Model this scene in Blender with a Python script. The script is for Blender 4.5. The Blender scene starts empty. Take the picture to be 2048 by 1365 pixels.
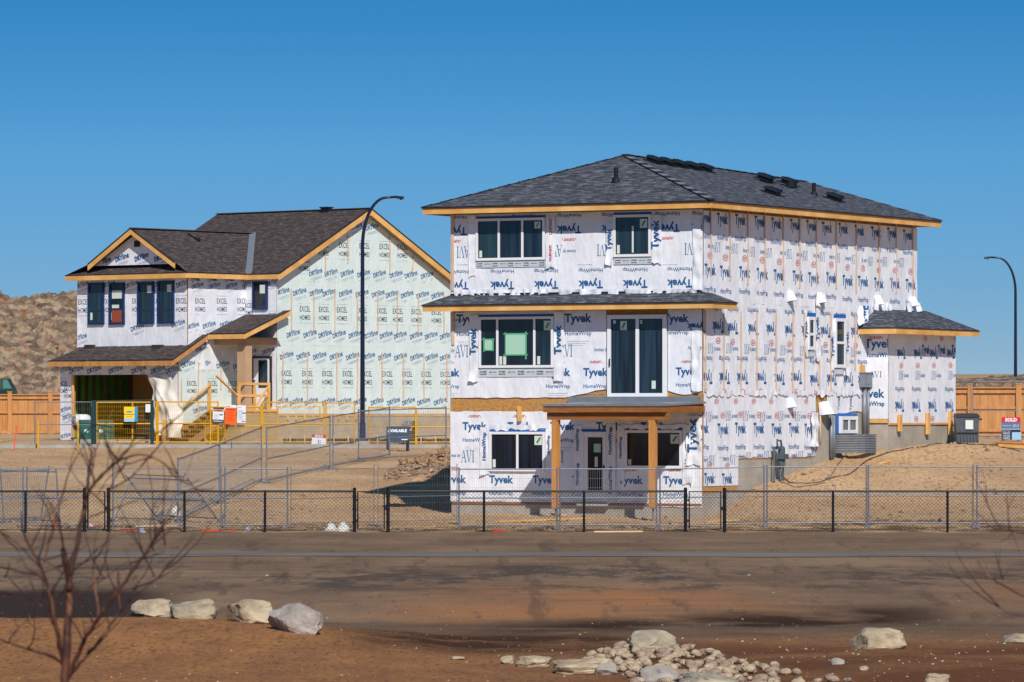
import bpy, bmesh, math, random
from mathutils import Vector, Matrix, noise
R = math.radians
random.seed(7)
SC = bpy.context.scene
C = SC.collection
# ------------------------------------------------------------ camera, sky, sun, exposure
FP, CXP, HZ, ZC = 9500.0, 1024.0, 830.0, 3.19      # focal length in photo pixels, centre column, horizon row, eye height
cam = bpy.data.cameras.new('camera'); camo = bpy.data.objects.new('camera', cam); C.objects.link(camo)
camo.location = (0, 0, ZC); camo.rotation_euler = (R(90), 0, 0)
cam.sensor_width = 36; cam.lens = 36*FP/2048; cam.shift_y = (HZ-682.5)/2048
cam.clip_start = 1; cam.clip_end = 20000
cam.dof.use_dof = True; cam.dof.focus_distance = 140; cam.dof.aperture_fstop = 8.5
SC.camera = camo
SUN_EL, SUN_AZ = R(39.5), R(11.2)                    # azimuth: to the right of straight behind the camera
w = bpy.data.worlds.new("World"); SC.world = w; w.use_nodes = True
nt = w.node_tree; bg = nt.nodes['Background']
sky = nt.nodes.new('ShaderNodeTexSky'); sky.sky_type = 'NISHITA'; sky.sun_disc = False
sky.sun_elevation = SUN_EL; sky.sun_rotation = math.pi-SUN_AZ
sky.altitude = 1000; sky.air_density = 1.0; sky.dust_density = 0.3; sky.ozone_density = 1.0
hs = nt.nodes.new('ShaderNodeHueSaturation'); hs.inputs['Saturation'].default_value = 1.3; hs.inputs['Hue'].default_value = .488
stc = nt.nodes.new('ShaderNodeTexCoord'); vm = nt.nodes.new('ShaderNodeVectorMath'); vm.operation = 'MULTIPLY_ADD'
vm.inputs[1].default_value = (1, 1, 3.2); vm.inputs[2].default_value = (0, 0, .10)
nrm = nt.nodes.new('ShaderNodeVectorMath'); nrm.operation = 'NORMALIZE'
nt.links.new(stc.outputs['Generated'], vm.inputs[0]); nt.links.new(vm.outputs[0], nrm.inputs[0]); nt.links.new(nrm.outputs[0], sky.inputs[0])
nt.links.new(sky.outputs[0], hs.inputs['Color']); sxz = nt.nodes.new('ShaderNodeSeparateXYZ'); nt.links.new(stc.outputs['Generated'], sxz.inputs[0])
cr_ = nt.nodes.new('ShaderNodeValToRGB'); el = cr_.color_ramp; el.elements[0].position = .0; el.elements[0].color = (.455, .375, .36, 1)
for p_, c_ in ((.0126, (.463, .392, .382)), (.0547, (.435, .55, .59)), (.087, (.235, .515, .625)), (.14, (.20, .47, .60)), (.45, (.36, .47, .54))):
    e_ = el.elements.new(p_); e_.color = (*c_, 1)
el.elements[-1].color = (.5, .5, .5, 1); el.elements[-1].position = 1
nt.links.new(sxz.outputs[2], cr_.inputs[0])
vm2 = nt.nodes.new('ShaderNodeVectorMath'); vm2.operation = 'MULTIPLY'; nt.links.new(hs.outputs[0], vm2.inputs[0]); nt.links.new(cr_.outputs[0], vm2.inputs[1])
vm3 = nt.nodes.new('ShaderNodeVectorMath'); vm3.operation = 'SCALE'; vm3.inputs['Scale'].default_value = 2.0; nt.links.new(vm2.outputs[0], vm3.inputs[0])
nt.links.new(vm3.outputs[0], bg.inputs[0]); bg.inputs[1].default_value = 0.085
sl = bpy.data.lights.new('sun', 'SUN'); sl.energy = 3.6; sl.angle = R(0.5); sl.color = (1, .945, .87)
slo = bpy.data.objects.new('sun', sl); C.objects.link(slo)
sd_ = Vector((math.sin(SUN_AZ)*math.cos(SUN_EL), -math.cos(SUN_AZ)*math.cos(SUN_EL), math.sin(SUN_EL)))
slo.rotation_euler = sd_.to_track_quat('Z', 'Y').to_euler()
SC.view_settings.view_transform = 'Standard'; SC.view_settings.look = 'None'
SC.view_settings.exposure = 0.22; SC.view_settings.gamma = 1.0; SC.view_settings.use_curve_mapping = False

# ------------------------------------------------------------ helpers
def W(px, py, D):
    return Vector(((px-CXP)/FP*D, D, ZC+(HZ-py)/FP*D))
def hexc(h):
    h = h.lstrip('#'); c = [int(h[i:i+2], 16)/255 for i in (0, 2, 4)]
    return tuple(((x/12.92) if x <= .04045 else ((x+.055)/1.055)**2.4) for x in c)
def mat(name, c, c2=None, sc=3.0, rough=.85, metal=0, bump=0, bsc=20, stretch=(1, 1, 1), detail=6, spec=.3, c3=None, bdist=.02, coord='Object'):
    m = bpy.data.materials.new(name); m.use_nodes = True; n = m.node_tree; L = n.links
    b = n.nodes['Principled BSDF']; b.inputs['Roughness'].default_value = rough; b.inputs['Metallic'].default_value = metal
    b.inputs['Specular IOR Level'].default_value = spec
    b.inputs['Base Color'].default_value = (*c, 1)
    tc = n.nodes.new('ShaderNodeTexCoord'); mp = n.nodes.new('ShaderNodeMapping'); mp.inputs['Scale'].default_value = stretch
    L.new(tc.outputs[coord], mp.inputs[0])
    if c2:
        t = n.nodes.new('ShaderNodeTexNoise'); t.inputs['Scale'].default_value = sc; t.inputs['Detail'].default_value = detail
        t.inputs['Roughness'].default_value = .6
        L.new(mp.outputs[0], t.inputs[0])
        r = n.nodes.new('ShaderNodeValToRGB'); r.color_ramp.elements[0].position = .33; r.color_ramp.elements[1].position = .67
        r.color_ramp.elements[0].color = (*c, 1); r.color_ramp.elements[1].color = (*c2, 1)
        if c3:
            e = r.color_ramp.elements.new(.5); e.color = (*c3, 1)
        L.new(t.outputs[0], r.inputs[0]); L.new(r.outputs[0], b.inputs['Base Color'])
    if bump:
        t2 = n.nodes.new('ShaderNodeTexNoise'); t2.inputs['Scale'].default_value = bsc; t2.inputs['Detail'].default_value = 8
        L.new(mp.outputs[0], t2.inputs[0])
        bp = n.nodes.new('ShaderNodeBump'); bp.inputs['Strength'].default_value = bump; bp.inputs['Distance'].default_value = bdist
        L.new(t2.outputs[0], bp.inputs['Height']); L.new(bp.outputs[0], b.inputs['Normal'])
    return m
def shingles(name, c, c2, c3):
    m = bpy.data.materials.new(name); m.use_nodes = True; n = m.node_tree; L = n.links
    b = n.nodes['Principled BSDF']; b.inputs['Roughness'].default_value = .95; b.inputs['Specular IOR Level'].default_value = .15
    tc = n.nodes.new('ShaderNodeTexCoord')
    br = n.nodes.new('ShaderNodeTexBrick'); br.offset = .37; br.squash = .7; br.squash_frequency = 3
    br.inputs['Scale'].default_value = 1; br.inputs['Brick Width'].default_value = .33; br.inputs['Row Height'].default_value = .145
    br.inputs['Mortar Size'].default_value = .012; br.inputs['Mortar Smooth'].default_value = .4; br.inputs['Bias'].default_value = -.1
    br.inputs['Color1'].default_value = (*c, 1); br.inputs['Color2'].default_value = (*c2, 1)
    br.inputs['Mortar'].default_value = tuple(x*.5 for x in c)+(1,)
    L.new(tc.outputs['UV'], br.inputs[0])
    mp = n.nodes.new('ShaderNodeMapping'); mp.inputs['Scale'].default_value = (2.2, 7, 1); L.new(tc.outputs['UV'], mp.inputs[0])
    t = n.nodes.new('ShaderNodeTexNoise'); t.inputs['Scale'].default_value = 1.3; t.inputs['Detail'].default_value = 5; L.new(mp.outputs[0], t.inputs[0])
    r = n.nodes.new('ShaderNodeValToRGB'); r.color_ramp.elements[0].position = .5; r.color_ramp.elements[1].position = .68
    L.new(t.outputs[0], r.inputs[0])
    mx = n.nodes.new('ShaderNodeMix'); mx.data_type = 'RGBA'; L.new(r.outputs[0], mx.inputs[0]); L.new(br.outputs[0], mx.inputs[6]); mx.inputs[7].default_value = (*c3, 1)
    mt = n.nodes.new('ShaderNodeMath'); mt.operation = 'MULTIPLY'; mt.inputs[1].default_value = .75
    L.new(r.outputs[0], mt.inputs[0]); L.new(mt.outputs[0], mx.inputs[0])
    L.new(mx.outputs[2], b.inputs['Base Color'])
    bp = n.nodes.new('ShaderNodeBump'); bp.inputs['Strength'].default_value = .6; bp.inputs['Distance'].default_value = .02; L.new(br.outputs[1], bp.inputs['Height']); bp.invert = True
    L.new(bp.outputs[0], b.inputs['Normal'])
    return m
def glassmat(name, c, c2, sc=5):
    m = mat(name, c, c2, sc=sc, rough=.06, spec=.5, stretch=(1, 1, .04), detail=1)
    return m

class MB:
    def __init__(s): s.v = []; s.f = []; s.m = []; s.uv = {}
    def face(s, pts, m=0, uv=None):
        k = len(s.v); s.v += [tuple(p) for p in pts]; s.f.append(tuple(range(k, k+len(pts)))); s.m.append(m)
        if uv: s.uv[len(s.f)-1] = uv
    def hexa(s, p, m=0):
        k = len(s.v); s.v += [tuple(q) for q in p]
        for a in ((0, 3, 2, 1), (4, 5, 6, 7), (0, 1, 5, 4), (1, 2, 6, 5), (2, 3, 7, 6), (3, 0, 4, 7)):
            s.f.append(tuple(k+i for i in a)); s.m.append(m)
    def box(s, x0, x1, y0, y1, z0, z1, m=0):
        s.hexa([(x0, y0, z0), (x1, y0, z0), (x1, y1, z0), (x0, y1, z0), (x0, y0, z1), (x1, y0, z1), (x1, y1, z1), (x0, y1, z1)], m)
    def pbox(s, P, u0, u1, z0, z1, o0, o1, m=0):
        s.hexa([P(u0, z0, o0), P(u1, z0, o0), P(u1, z0, o1), P(u0, z0, o1), P(u0, z1, o0), P(u1, z1, o0), P(u1, z1, o1), P(u0, z1, o1)], m)
    def beam(s, a, b, h, wd, m=0):
        """board from a to b; h = height hanging down from the line, wd = horizontal width centred on it"""
        a = Vector(a); b = Vector(b); d = (b-a); q = Vector((-d.y, d.x, 0))
        q = q.normalized()*wd/2 if q.length > 1e-6 else Vector((wd/2, 0, 0))
        H = Vector((0, 0, -h))
        s.hexa([a-q+H, a+q+H, b+q+H, b-q+H, a-q, a+q, b+q, b-q], m)
    def bar(s, a, b, wx, wy=None, m=0):
        a = Vector(a); b = Vector(b); d = (b-a).normalized(); wy = wy or wx
        up = Vector((0, 0, 1)) if abs(d.z) < .95 else Vector((0, 1, 0))
        p = d.cross(up).normalized()*wx/2; q = d.cross(p).normalized()*wy/2
        s.hexa([a-p-q, a+p-q, a+p+q, a-p+q, b-p-q, b+p-q, b+p+q, b-p+q], m)
    def tube(s, pts, rad, n=8, m=0, cap=True):
        pts = [Vector(p) for p in pts]; rs = rad if isinstance(rad, (list, tuple)) else [rad]*len(pts)
        k = len(s.v); prev = None
        for i, p in enumerate(pts):
            d = (pts[min(i+1, len(pts)-1)]-pts[max(i-1, 0)]).normalized()
            if prev is None:
                up = Vector((0, 0, 1)) if abs(d.z) < .9 else Vector((1, 0, 0)); a = d.cross(up).normalized()
            else:
                a = (prev-d*prev.dot(d)); a = a.normalized() if a.length > 1e-6 else prev
            prev = a; b = d.cross(a)
            for j in range(n):
                t = 2*math.pi*j/n; s.v.append(tuple(p+(a*math.cos(t)+b*math.sin(t))*rs[i]))
        for i in range(len(pts)-1):
            for j in range(n):
                s.f.append((k+i*n+j, k+i*n+(j+1) % n, k+(i+1)*n+(j+1) % n, k+(i+1)*n+j)); s.m.append(m)
        if cap:
            s.f.append(tuple(k+j for j in range(n))[::-1]); s.m.append(m)
            s.f.append(tuple(k+(len(pts)-1)*n+j for j in range(n))); s.m.append(m)
    def cyl(s, x, y, z0, z1, r, n=16, m=0): s.tube([(x, y, z0), (x, y, z1)], r, n, m)
    def prism(s, poly, d, m=0):
        """poly: list of 3D points, extruded by vector d"""
        d = Vector(d); n = len(poly); k = len(s.v); s.v += [tuple(p) for p in poly]+[tuple(Vector(p)+d) for p in poly]
        s.f.append(tuple(range(k, k+n))[::-1]); s.m.append(m); s.f.append(tuple(range(k+n, k+2*n))); s.m.append(m)
        for i in range(n):
            j = (i+1) % n; s.f.append((k+i, k+j, k+n+j, k+n+i)); s.m.append(m)
    def roof(s, pts, m=0, seed=0):
        p = [Vector(q) for q in pts]; n = (p[1]-p[0]).cross(p[2]-p[0]).normalized()
        if n.z < 0: p = p[::-1]; n = -n
        u = Vector((-n.y, n.x, 0)).normalized(); v = n.cross(u)
        s.face(p, m, [(q.dot(u)+seed, q.dot(v)) for q in p])
    def grid(s, fn, nu, nv, m=0):
        k = len(s.v)
        for j in range(nv+1):
            for i in range(nu+1): s.v.append(tuple(fn(i/nu, j/nv)))
        for j in range(nv):
            for i in range(nu):
                a = k+j*(nu+1)+i; s.f.append((a, a+1, a+nu+2, a+nu+1)); s.m.append(m)
    def build(s, name, mats, parent=None, smooth=False, recalc=False, loc=None, link=True):
        me = bpy.data.meshes.new(name); me.from_pydata(s.v, [], s.f)
        for m in (mats if isinstance(mats, (list, tuple)) else [mats]): me.materials.append(m)
        me.polygons.foreach_set('material_index', s.m)
        if s.uv:
            ul = me.uv_layers.new(name='UVMap')
            for i, uv in s.uv.items():
                for li, q in zip(me.polygons[i].loop_indices, uv): ul.data[li].uv = q
        if recalc:
            bm = bmesh.new(); bm.from_mesh(me); bmesh.ops.recalc_face_normals(bm, faces=bm.faces); bm.to_mesh(me); bm.free()
        if smooth: me.polygons.foreach_set('use_smooth', [True]*len(me.polygons))
        me.update()
        o = bpy.data.objects.new(name, me); C.objects.link(o)
        if parent: o.parent = parent
        if loc is not None: o.location = loc
        return o
def tag(o, label, cat, group=None):
    o['label'] = label; o['category'] = cat
    if group: o['group'] = group
    return o
def thing(name, label, cat, loc=(0, 0, 0), rz=0, group=None):
    o = bpy.data.objects.new(name, None); C.objects.link(o); o.location = loc; o.rotation_euler = (0, 0, rz); o.empty_display_size = .3
    return tag(o, label, cat, group)
def struct(o, kind='structure'): o['kind'] = kind; return o
def dup(o, parent=None):
    c = o.copy(); C.objects.link(c); c.parent = parent
    for ch in list(o.children): dup(ch, c)
    return c

class Frame:
    """local axes of a building: x runs right along its front, y runs back, origin on its near corner"""
    def __init__(s, px, D, th):
        s.O = Vector(((px-CXP)/FP*D, D, 0)); s.th = th; s.c, s.s = math.cos(th), math.sin(th)
    def l(s, v): return Vector((v.x*s.c-v.y*s.s, v.x*s.s+v.y*s.c, v.z))
    def ray(s, px, py):
        return s.l(Vector((0, 0, ZC))-s.O), s.l(Vector(((px-CXP)/FP, 1, (HZ-py)/FP)))
    def fr(s, px, py, y=0):
        c, d = s.ray(px, py); t = (y-c.y)/d.y; return c.x+d.x*t, c.z+d.z*t
    def sd(s, px, py, x=0):
        c, d = s.ray(px, py); t = (x-c.x)/d.x; return c.y+d.y*t, c.z+d.z*t
    def pl(s, px, py, p0, p1, p2):
        c, d = s.ray(px, py); n = (Vector(p1)-Vector(p0)).cross(Vector(p2)-Vector(p0)); t = (Vector(p0)-c).dot(n)/d.dot(n); return c+d*t
    def world(s, p): x, y, z = p; return Vector((s.O.x+x*s.c+y*s.s, s.O.y-x*s.s+y*s.c, z))

# ---- lettering
_tc = {}
def glyphs(s, bold=0, shear=0, sp=1.0):
    k = (s, bold, shear, sp)
    if k not in _tc:
        if s == 'AVI':
            P = []
            def q(*a): P.append([(a[i], a[i+1]) for i in range(0, len(a), 2)])
            q(.10, .05, .16, .05, .47, 1, .41, 1); q(.41, 1, .53, 1, .86, .05, .72, .05); q(.24, .36, .66, .36, .64, .42, .26, .42)
            q(0, 0, .27, 0, .27, .05, 0, .05); q(.60, 0, .98, 0, .98, .05, .60, .05)
            q(.95, .95, 1.09, .95, 1.42, 0, 1.32, 0); q(1.34, 0, 1.40, 0, 1.72, .95, 1.66, .95); q(.84, .95, 1.22, .95, 1.22, 1, .84, 1); q(1.55, .95, 1.80, .95, 1.80, 1, 1.55, 1)
            q(1.97, .05, 2.11, .05, 2.11, .95, 1.97, .95); q(1.86, 0, 2.22, 0, 2.22, .05, 1.86, .05); q(1.86, .95, 2.22, .95, 2.22, 1, 1.86, 1)
            polys = P
        elif s == 'OVAL':
            polys = [[(math.cos(a*math.pi/7)*1.5, math.sin(a*math.pi/7)*.5) for a in range(14)]]
        elif s == 'RING':
            polys = []
            for a in range(16):
                t0, t1 = a*math.pi/8, (a+1)*math.pi/8
                polys.append([(math.cos(t0)*1.5, math.sin(t0)*.5), (math.cos(t1)*1.5, math.sin(t1)*.5), (math.cos(t1)*1.32, math.sin(t1)*.36), (math.cos(t0)*1.32, math.sin(t0)*.36)])
        elif s == 'RULE':
            polys = [[(0, 0), (1, 0), (1, 1), (0, 1)]]
        elif s == 'FRAME':
            polys = [[(0, 0), (3, 0), (3, .06), (0, .06)], [(0, .94), (3, .94), (3, 1), (0, 1)], [(0, .06), (.06, .06), (.06, .94), (0, .94)], [(2.94, .06), (3, .06), (3, .94), (2.94, .94)]]
        else:
            cu = bpy.data.curves.new('t', 'FONT'); cu.body = s; cu.size = 1; cu.offset = bold; cu.resolution_u = 2; cu.shear = shear; cu.space_character = sp
            cu.space_line = .9
            ob = bpy.data.objects.new('t', cu); C.objects.link(ob)
            dg = bpy.context.evaluated_depsgraph_get(); ev = ob.evaluated_get(dg); me = ev.to_mesh()
            polys = [[(me.vertices[i].co.x, me.vertices[i].co.y) for i in p.vertices] for p in me.polygons]
            ev.to_mesh_clear(); bpy.data.objects.remove(ob); bpy.data.curves.remove(cu)
        xs = [p[0] for f in polys for p in f]; ys = [p[1] for f in polys for p in f]
        cx, cy = (min(xs)+max(xs))/2, (min(ys)+max(ys))/2; wd = max(xs)-min(xs); h = max(ys)-min(ys)
        _tc[k] = ([[((x-cx)/wd, (y-cy)/wd) for x, y in f] for f in polys], h/wd)
    return _tc[k]
def clip(poly, r):
    for ax, lim, sg in ((0, r[0], 1), (0, r[1], -1), (1, r[2], 1), (1, r[3], -1)):
        out = []
        for i in range(len(poly)):
            a, b = poly[i-1], poly[i]; ia, ib = (a[ax]-lim)*sg >= 0, (b[ax]-lim)*sg >= 0
            if ia != ib:
                t = (lim-a[ax])/(b[ax]-a[ax]); out.append((a[0]+(b[0]-a[0])*t, a[1]+(b[1]-a[1])*t))
            if ib: out.append(b)
        poly = out
        if not poly: return []
    return poly
def put(mb, P, u, z, s, wd, m, dis=None, off=.004, ys=1, flip=False, rot=0, bold=0, shear=0, sp=1.0, rect=None, holes=()):
    G, asp = glyphs(s, bold, shear, sp)
    a = rot+(math.pi if flip else 0); ca, sa = math.cos(a), math.sin(a)
    for f in G:
        pts = [(u+(x*ca-y*ys*sa)*wd, z+(x*sa+y*ys*ca)*wd) for x, y in f]
        if rect: pts = clip(pts, rect)
        if len(pts) < 3: continue
        mx = sum(p[0] for p in pts)/len(pts); mz = sum(p[1] for p in pts)/len(pts)
        if any(h[0] < mx < h[1] and h[2] < mz < h[3] for h in holes): continue
        mb.face([P(x, y, (dis(x, y) if dis else 0)+off) for x, y in pts], m)
def wrinkle(seed, amp):
    def d(u, z):
        n1 = noise.noise((u*2.4, z*.45, seed)); n2 = noise.noise((u*.8, z*1.1, seed+7)); n3 = abs(noise.noise((u*4+z*1.3, z*1.2-u*.4, seed+3)))
        return .022+amp*(n1*.7+n2*.6+(.35-n3)*.9)
    return d
def sheet(mb, P, u0, u1, top, bot, dis, m=0, st=.12):
    """wrap membrane between two curves, puckered outwards, with a thin returned edge"""
    T = top if callable(top) else (lambda u: top); B = bot if callable(bot) else (lambda u: bot)
    nu = max(2, int((u1-u0)/st)); nz = max(2, int(abs(T((u0+u1)/2)-B((u0+u1)/2))/st))
    def fn(a, b):
        u = u0+(u1-u0)*a; z = B(u)+(T(u)-B(u))*b; return P(u, z, dis(u, z))
    mb.grid(fn, nu, nz, m)
def ragged(z, seed, amp=.05, fr=2.5):
    return lambda u: (z(u) if callable(z) else z)+amp*(noise.noise((u*fr, seed, .3))+.5*noise.noise((u*fr*3, seed, 1.3)))
# ------------------------------------------------------------ terrain
def sm(a, b, x):
    t = max(0, min(1, (x-a)/(b-a))); return t*t*(3-2*t)
def lerp(kn, x):
    if x <= kn[0][0]: return kn[0][1]
    for (a, b), (c, d) in zip(kn, kn[1:]):
        if x <= c: return b+(d-b)*(x-a)/(c-a)
    return kn[-1][1]
FRONT = [(0, 1.6), (15, 1.5), (25, .9), (40, -.6), (60, -1.25), (72, -1.12), (90, -1.13), (98, -1.12), (103, -.84), (109, -.6), (115, -.42), (117, -.31), (120, -.25), (129, 0)]
BACKL = [(129, 0), (140, .36), (150, .8), (160, 1.22), (170, 1.6), (182, 1.92), (186, 2.0), (195, 2.12), (230, 2.35), (400, 2.6), (520, 2.8), (1000, 11.9), (1300, 12.2)]
BACKR = [(129, 0), (133, .25), (138, .62), (141, 1.02), (144, 1.55), (147, 2.03), (150, 2.25), (165, 2.35), (400, 2.6), (520, 2.8), (1000, 11.9), (1300, 12.2)]
SIDE = [(129, 0), (138, .2), (149, .32), (156, 1.22), (164, 1.37)]
def gz(x, y):
    if y < 129:
        z = lerp(FRONT, y)
        if y > 50: z += .52*sm(-.3, -5.5, x)*math.exp(-((y-88.5)/5.0)**2) + .12*sm(3, 7, x)*math.exp(-((y-80)/6)**2)
        if 96 < y < 108: z -= .12*sm(-3, -7, x)*math.exp(-((y-103)/3)**2)
    else:
        k = sm(5.4, 7.2, x)
        z = lerp(BACKL, y)*(1-k)+lerp(BACKR, y)*k
        ks = sm(-8.5, -5.5, x)*(1-k)
        if y < 164: z = z*(1-ks)+min(z, lerp(SIDE, y))*ks
    return z
def gzn(x, y):
    z = gz(x, y)
    if 60 < y < 250 and abs(x) < 60:
        a = .022 if y < 129 else .035
        if 129 < y < 155: a = .045
        if 114 < y < 122: a = .006
        if 182 < y < 190: a = .01
        z += a*(noise.noise((x*.9, y*.25, 1))+.6*noise.noise((x*2.3, y*.7, 4))+.5*noise.noise((x*5.3, y*2.0, 9)))
    return z
def ghit(px, py, d0=62.0):
    """where the sight line through a picture point meets the ground"""
    D = d0
    while D < 900:
        p = W(px, py, D)
        if p.z <= gz(p.x, p.y): return Vector((p.x, p.y, gz(p.x, p.y)))
        D += .15
    return W(px, py, 900)
def spread(a, b, st, g, lim):
    out = [a]; v = a
    while v < b: v += st; out.append(v)
    s = st
    while v < lim: s *= g; v += s; out.append(v)
    return out
xs = spread(0, 22, .22, 1.25, 4000); xs = sorted(set([-v for v in xs]+xs))
ys = [0, 8, 16, 24, 32, 40, 48, 55, 62, 68]
ys += [68+.35*i for i in range(1, 250)]
v = ys[-1]; s = .6
while v < 9000: v += s; ys.append(v); s *= 1.06
g = MB(); nx = len(xs)
g.v = [(x, y, gzn(x, y)) for y in ys for x in xs]
for j in range(len(ys)-1):
    for i in range(nx-1): g.f.append((j*nx+i, j*nx+i+1, (j+1)*nx+i+1, (j+1)*nx+i)); g.m.append(0)

def ground_material():
    m = bpy.data.materials.new('bare_soil'); m.use_nodes = True; n = m.node_tree; L = n.links; N = n.nodes.new
    b = n.nodes['Principled BSDF']; b.inputs['Roughness'].default_value = .97; b.inputs['Specular IOR Level'].default_value = .12
    tc = N('ShaderNodeTexCoord'); sx = N('ShaderNodeSeparateXYZ'); L.new(tc.outputs['Object'], sx.inputs[0])
    def noi(scale, st=(1, 1, 1), det=8, rough=.6, rot=0):
        mp = N('ShaderNodeMapping'); mp.inputs['Scale'].default_value = st; mp.inputs['Rotation'].default_value = (0, 0, rot); L.new(tc.outputs['Object'], mp.inputs[0])
        t = N('ShaderNodeTexNoise'); t.inputs['Scale'].default_value = scale; t.inputs['Detail'].default_value = det; t.inputs['Roughness'].default_value = rough; L.new(mp.outputs[0], t.inputs[0]); return t.outputs[0]
    def ramp(v, a, c, ca=(0, 0, 0), cb=(1, 1, 1)):
        r = N('ShaderNodeValToRGB'); r.color_ramp.elements[0].position = a; r.color_ramp.elements[1].position = c
        r.color_ramp.elements[0].color = (*ca, 1); r.color_ramp.elements[1].color = (*cb, 1); L.new(v, r.inputs[0]); return r.outputs[0]
    def mix(f, a, c):
        x = N('ShaderNodeMix'); x.data_type = 'RGBA'
        for s, k in ((f, 0), (a, 6), (c, 7)):
            if isinstance(s, (tuple, float, int)): x.inputs[k].default_value = s if k == 0 else (*s, 1)
            else: L.new(s, x.inputs[k])
        return x.outputs[2]
    def tint(a, c):
        x = N('ShaderNodeVectorMath'); x.operation = 'MULTIPLY'; L.new(a, x.inputs[0]); x.inputs[1].default_value = c; return x.outputs[0]
    def rng(v, a, c):
        r = N('ShaderNodeMapRange'); r.inputs[1].default_value = a; r.inputs[2].default_value = c; r.interpolation_type = 'SMOOTHSTEP'; L.new(v, r.inputs[0]); return r.outputs[0]
    def math_(op, a, c):
        x = N('ShaderNodeMath'); x.operation = op
        for k, s in enumerate((a, c)):
            if isinstance(s, (float, int)): x.inputs[k].default_value = s
            else: L.new(s, x.inputs[k])
        return x.outputs[0]
    wob = math_('MULTIPLY', math_('SUBTRACT', noi(.35, (1, 1, 1), 4), .5), 5.0)
    yy = math_('ADD', sx.outputs['Y'], wob); X = sx.outputs['X']
    streak = noi(.6, (.5, .35, 1), 9, .62, .5); fine = noi(9, (1, .35, 1), 8, .7); mid = noi(1.6, (.7, .35, 1), 8, .62)
    # mound in front: reddish loam
    loam = mix(ramp(mid, .35, .68), hexc('#8a6750'), hexc('#a67c59'))
    loam = mix(ramp(fine, .36, .5, (1, 1, 1), (0, 0, 0)), loam, hexc('#6d5140'))
    loam = mix(rng(X, -2, 2), tint(loam, (1.12, .98, .74)), tint(loam, (.98, .88, .70)))
    # sown bank: dark topsoil with ochre patches
    top = mix(ramp(streak, .36, .62), hexc('#6f6157'), hexc('#8a7a6c'))
    top = tint(top, (1.12, .96, .78))
    bell = math_('MULTIPLY', rng(X, -5.0, .5), math_('SUBTRACT', 1.0, rng(X, 2.5, 8.5)))
    och = mix(ramp(noi(.22, (.6, .5, 1), 6, .6, .6), .50, .68), top, hexc('#b5794c'))
    band = math_('MULTIPLY', rng(yy, 96.5, 99.5), math_('SUBTRACT', 1.0, rng(yy, 106, 110)))
    och = mix(bell, mix(.35, top, och), mix(.45, och, hexc('#a5714a')))
    bank = mix(band, top, och)
    bank = mix(math_('MULTIPLY', ramp(noi(.5, (.55, .45, 1), 10, .8, .7), .50, .56), math_('MULTIPLY', rng(yy, 104, 108), math_('SUBTRACT', 1.0, rng(yy, 113, 116)))), bank, hexc('#5a4d45'))
    trk = ramp(noi(1.1, (1.0, .10, 1), 6, .7, .35), .56, .63); trk2 = ramp(noi(1.3, (.9, .12, 1), 6, .7, -.5), .60, .66)
    bank = mix(math_('MULTIPLY', math_('MULTIPLY', math_('MAXIMUM', trk, trk2), .55), math_('MULTIPLY', rng(yy, 97, 100), math_('SUBTRACT', 1.0, rng(yy, 124, 127)))), bank, hexc('#5b4b40'))
    bank = mix(math_('MULTIPLY', ramp(noi(6, (1, .3, 1), 6, .7), .56, .66), .35), bank, hexc('#a08a74'))
    bank = mix(math_('MULTIPLY', ramp(noi(.9, (.16, .9, 1), 7, .65), .50, .62), .3), bank, hexc('#54463c'))
    wet = math_('MULTIPLY', rng(yy, 90.5, 94.5), math_('SUBTRACT', 1.0, rng(yy, 97.5, 100.5)))
    wetn = math_('MULTIPLY', wet, ramp(noi(.35, (.6, .5, 1), 7), .40, .60))
    col = mix(rng(yy, 88, 97), loam, bank)
    col = mix(math_('MULTIPLY', wetn, .5), col, hexc('#4c392c'))
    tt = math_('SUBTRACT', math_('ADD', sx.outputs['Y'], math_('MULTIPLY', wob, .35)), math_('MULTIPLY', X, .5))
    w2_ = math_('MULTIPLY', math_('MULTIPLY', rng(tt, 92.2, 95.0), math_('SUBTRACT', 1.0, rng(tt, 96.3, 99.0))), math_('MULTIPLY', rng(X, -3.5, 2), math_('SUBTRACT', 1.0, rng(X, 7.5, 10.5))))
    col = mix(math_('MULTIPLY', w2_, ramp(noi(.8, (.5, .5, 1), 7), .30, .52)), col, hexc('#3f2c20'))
    w3_ = math_('MULTIPLY', math_('MULTIPLY', rng(yy, 84, 87.5), math_('SUBTRACT', 1.0, rng(yy, 91.5, 95))), math_('MULTIPLY', rng(X, -4.2, -1.8), math_('SUBTRACT', 1.0, rng(X, 1.5, 4))))
    col = mix(math_('MULTIPLY', w3_, ramp(noi(.7, (.5, .5, 1), 7), .28, .5)), col, hexc('#4a3122'))
    # damp patch beside the cobbles
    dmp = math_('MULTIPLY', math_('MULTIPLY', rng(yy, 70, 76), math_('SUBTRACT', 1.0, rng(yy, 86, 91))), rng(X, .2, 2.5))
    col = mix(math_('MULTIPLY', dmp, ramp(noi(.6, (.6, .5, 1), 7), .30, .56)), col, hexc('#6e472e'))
    # left low ground: darker brown patch
    low_dark = math_('MULTIPLY', math_('SUBTRACT', 1.0, rng(X, -8.6, -6.6)), math_('MULTIPLY', rng(sx.outputs['Y'], 94, 96), math_('SUBTRACT', 1.0, rng(sx.outputs['Y'], 105.5, 107.5))))
    col = mix(low_dark, col, hexc('#3b302a'))
    # building plots: pale dry clay
    clay = mix(ramp(streak, .35, .66), hexc('#ae9376'), hexc('#c8ae90'))
    clay = mix(ramp(fine, .36, .5, (1, 1, 1), (0, 0, 0)), clay, hexc('#947d64'))
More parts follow.
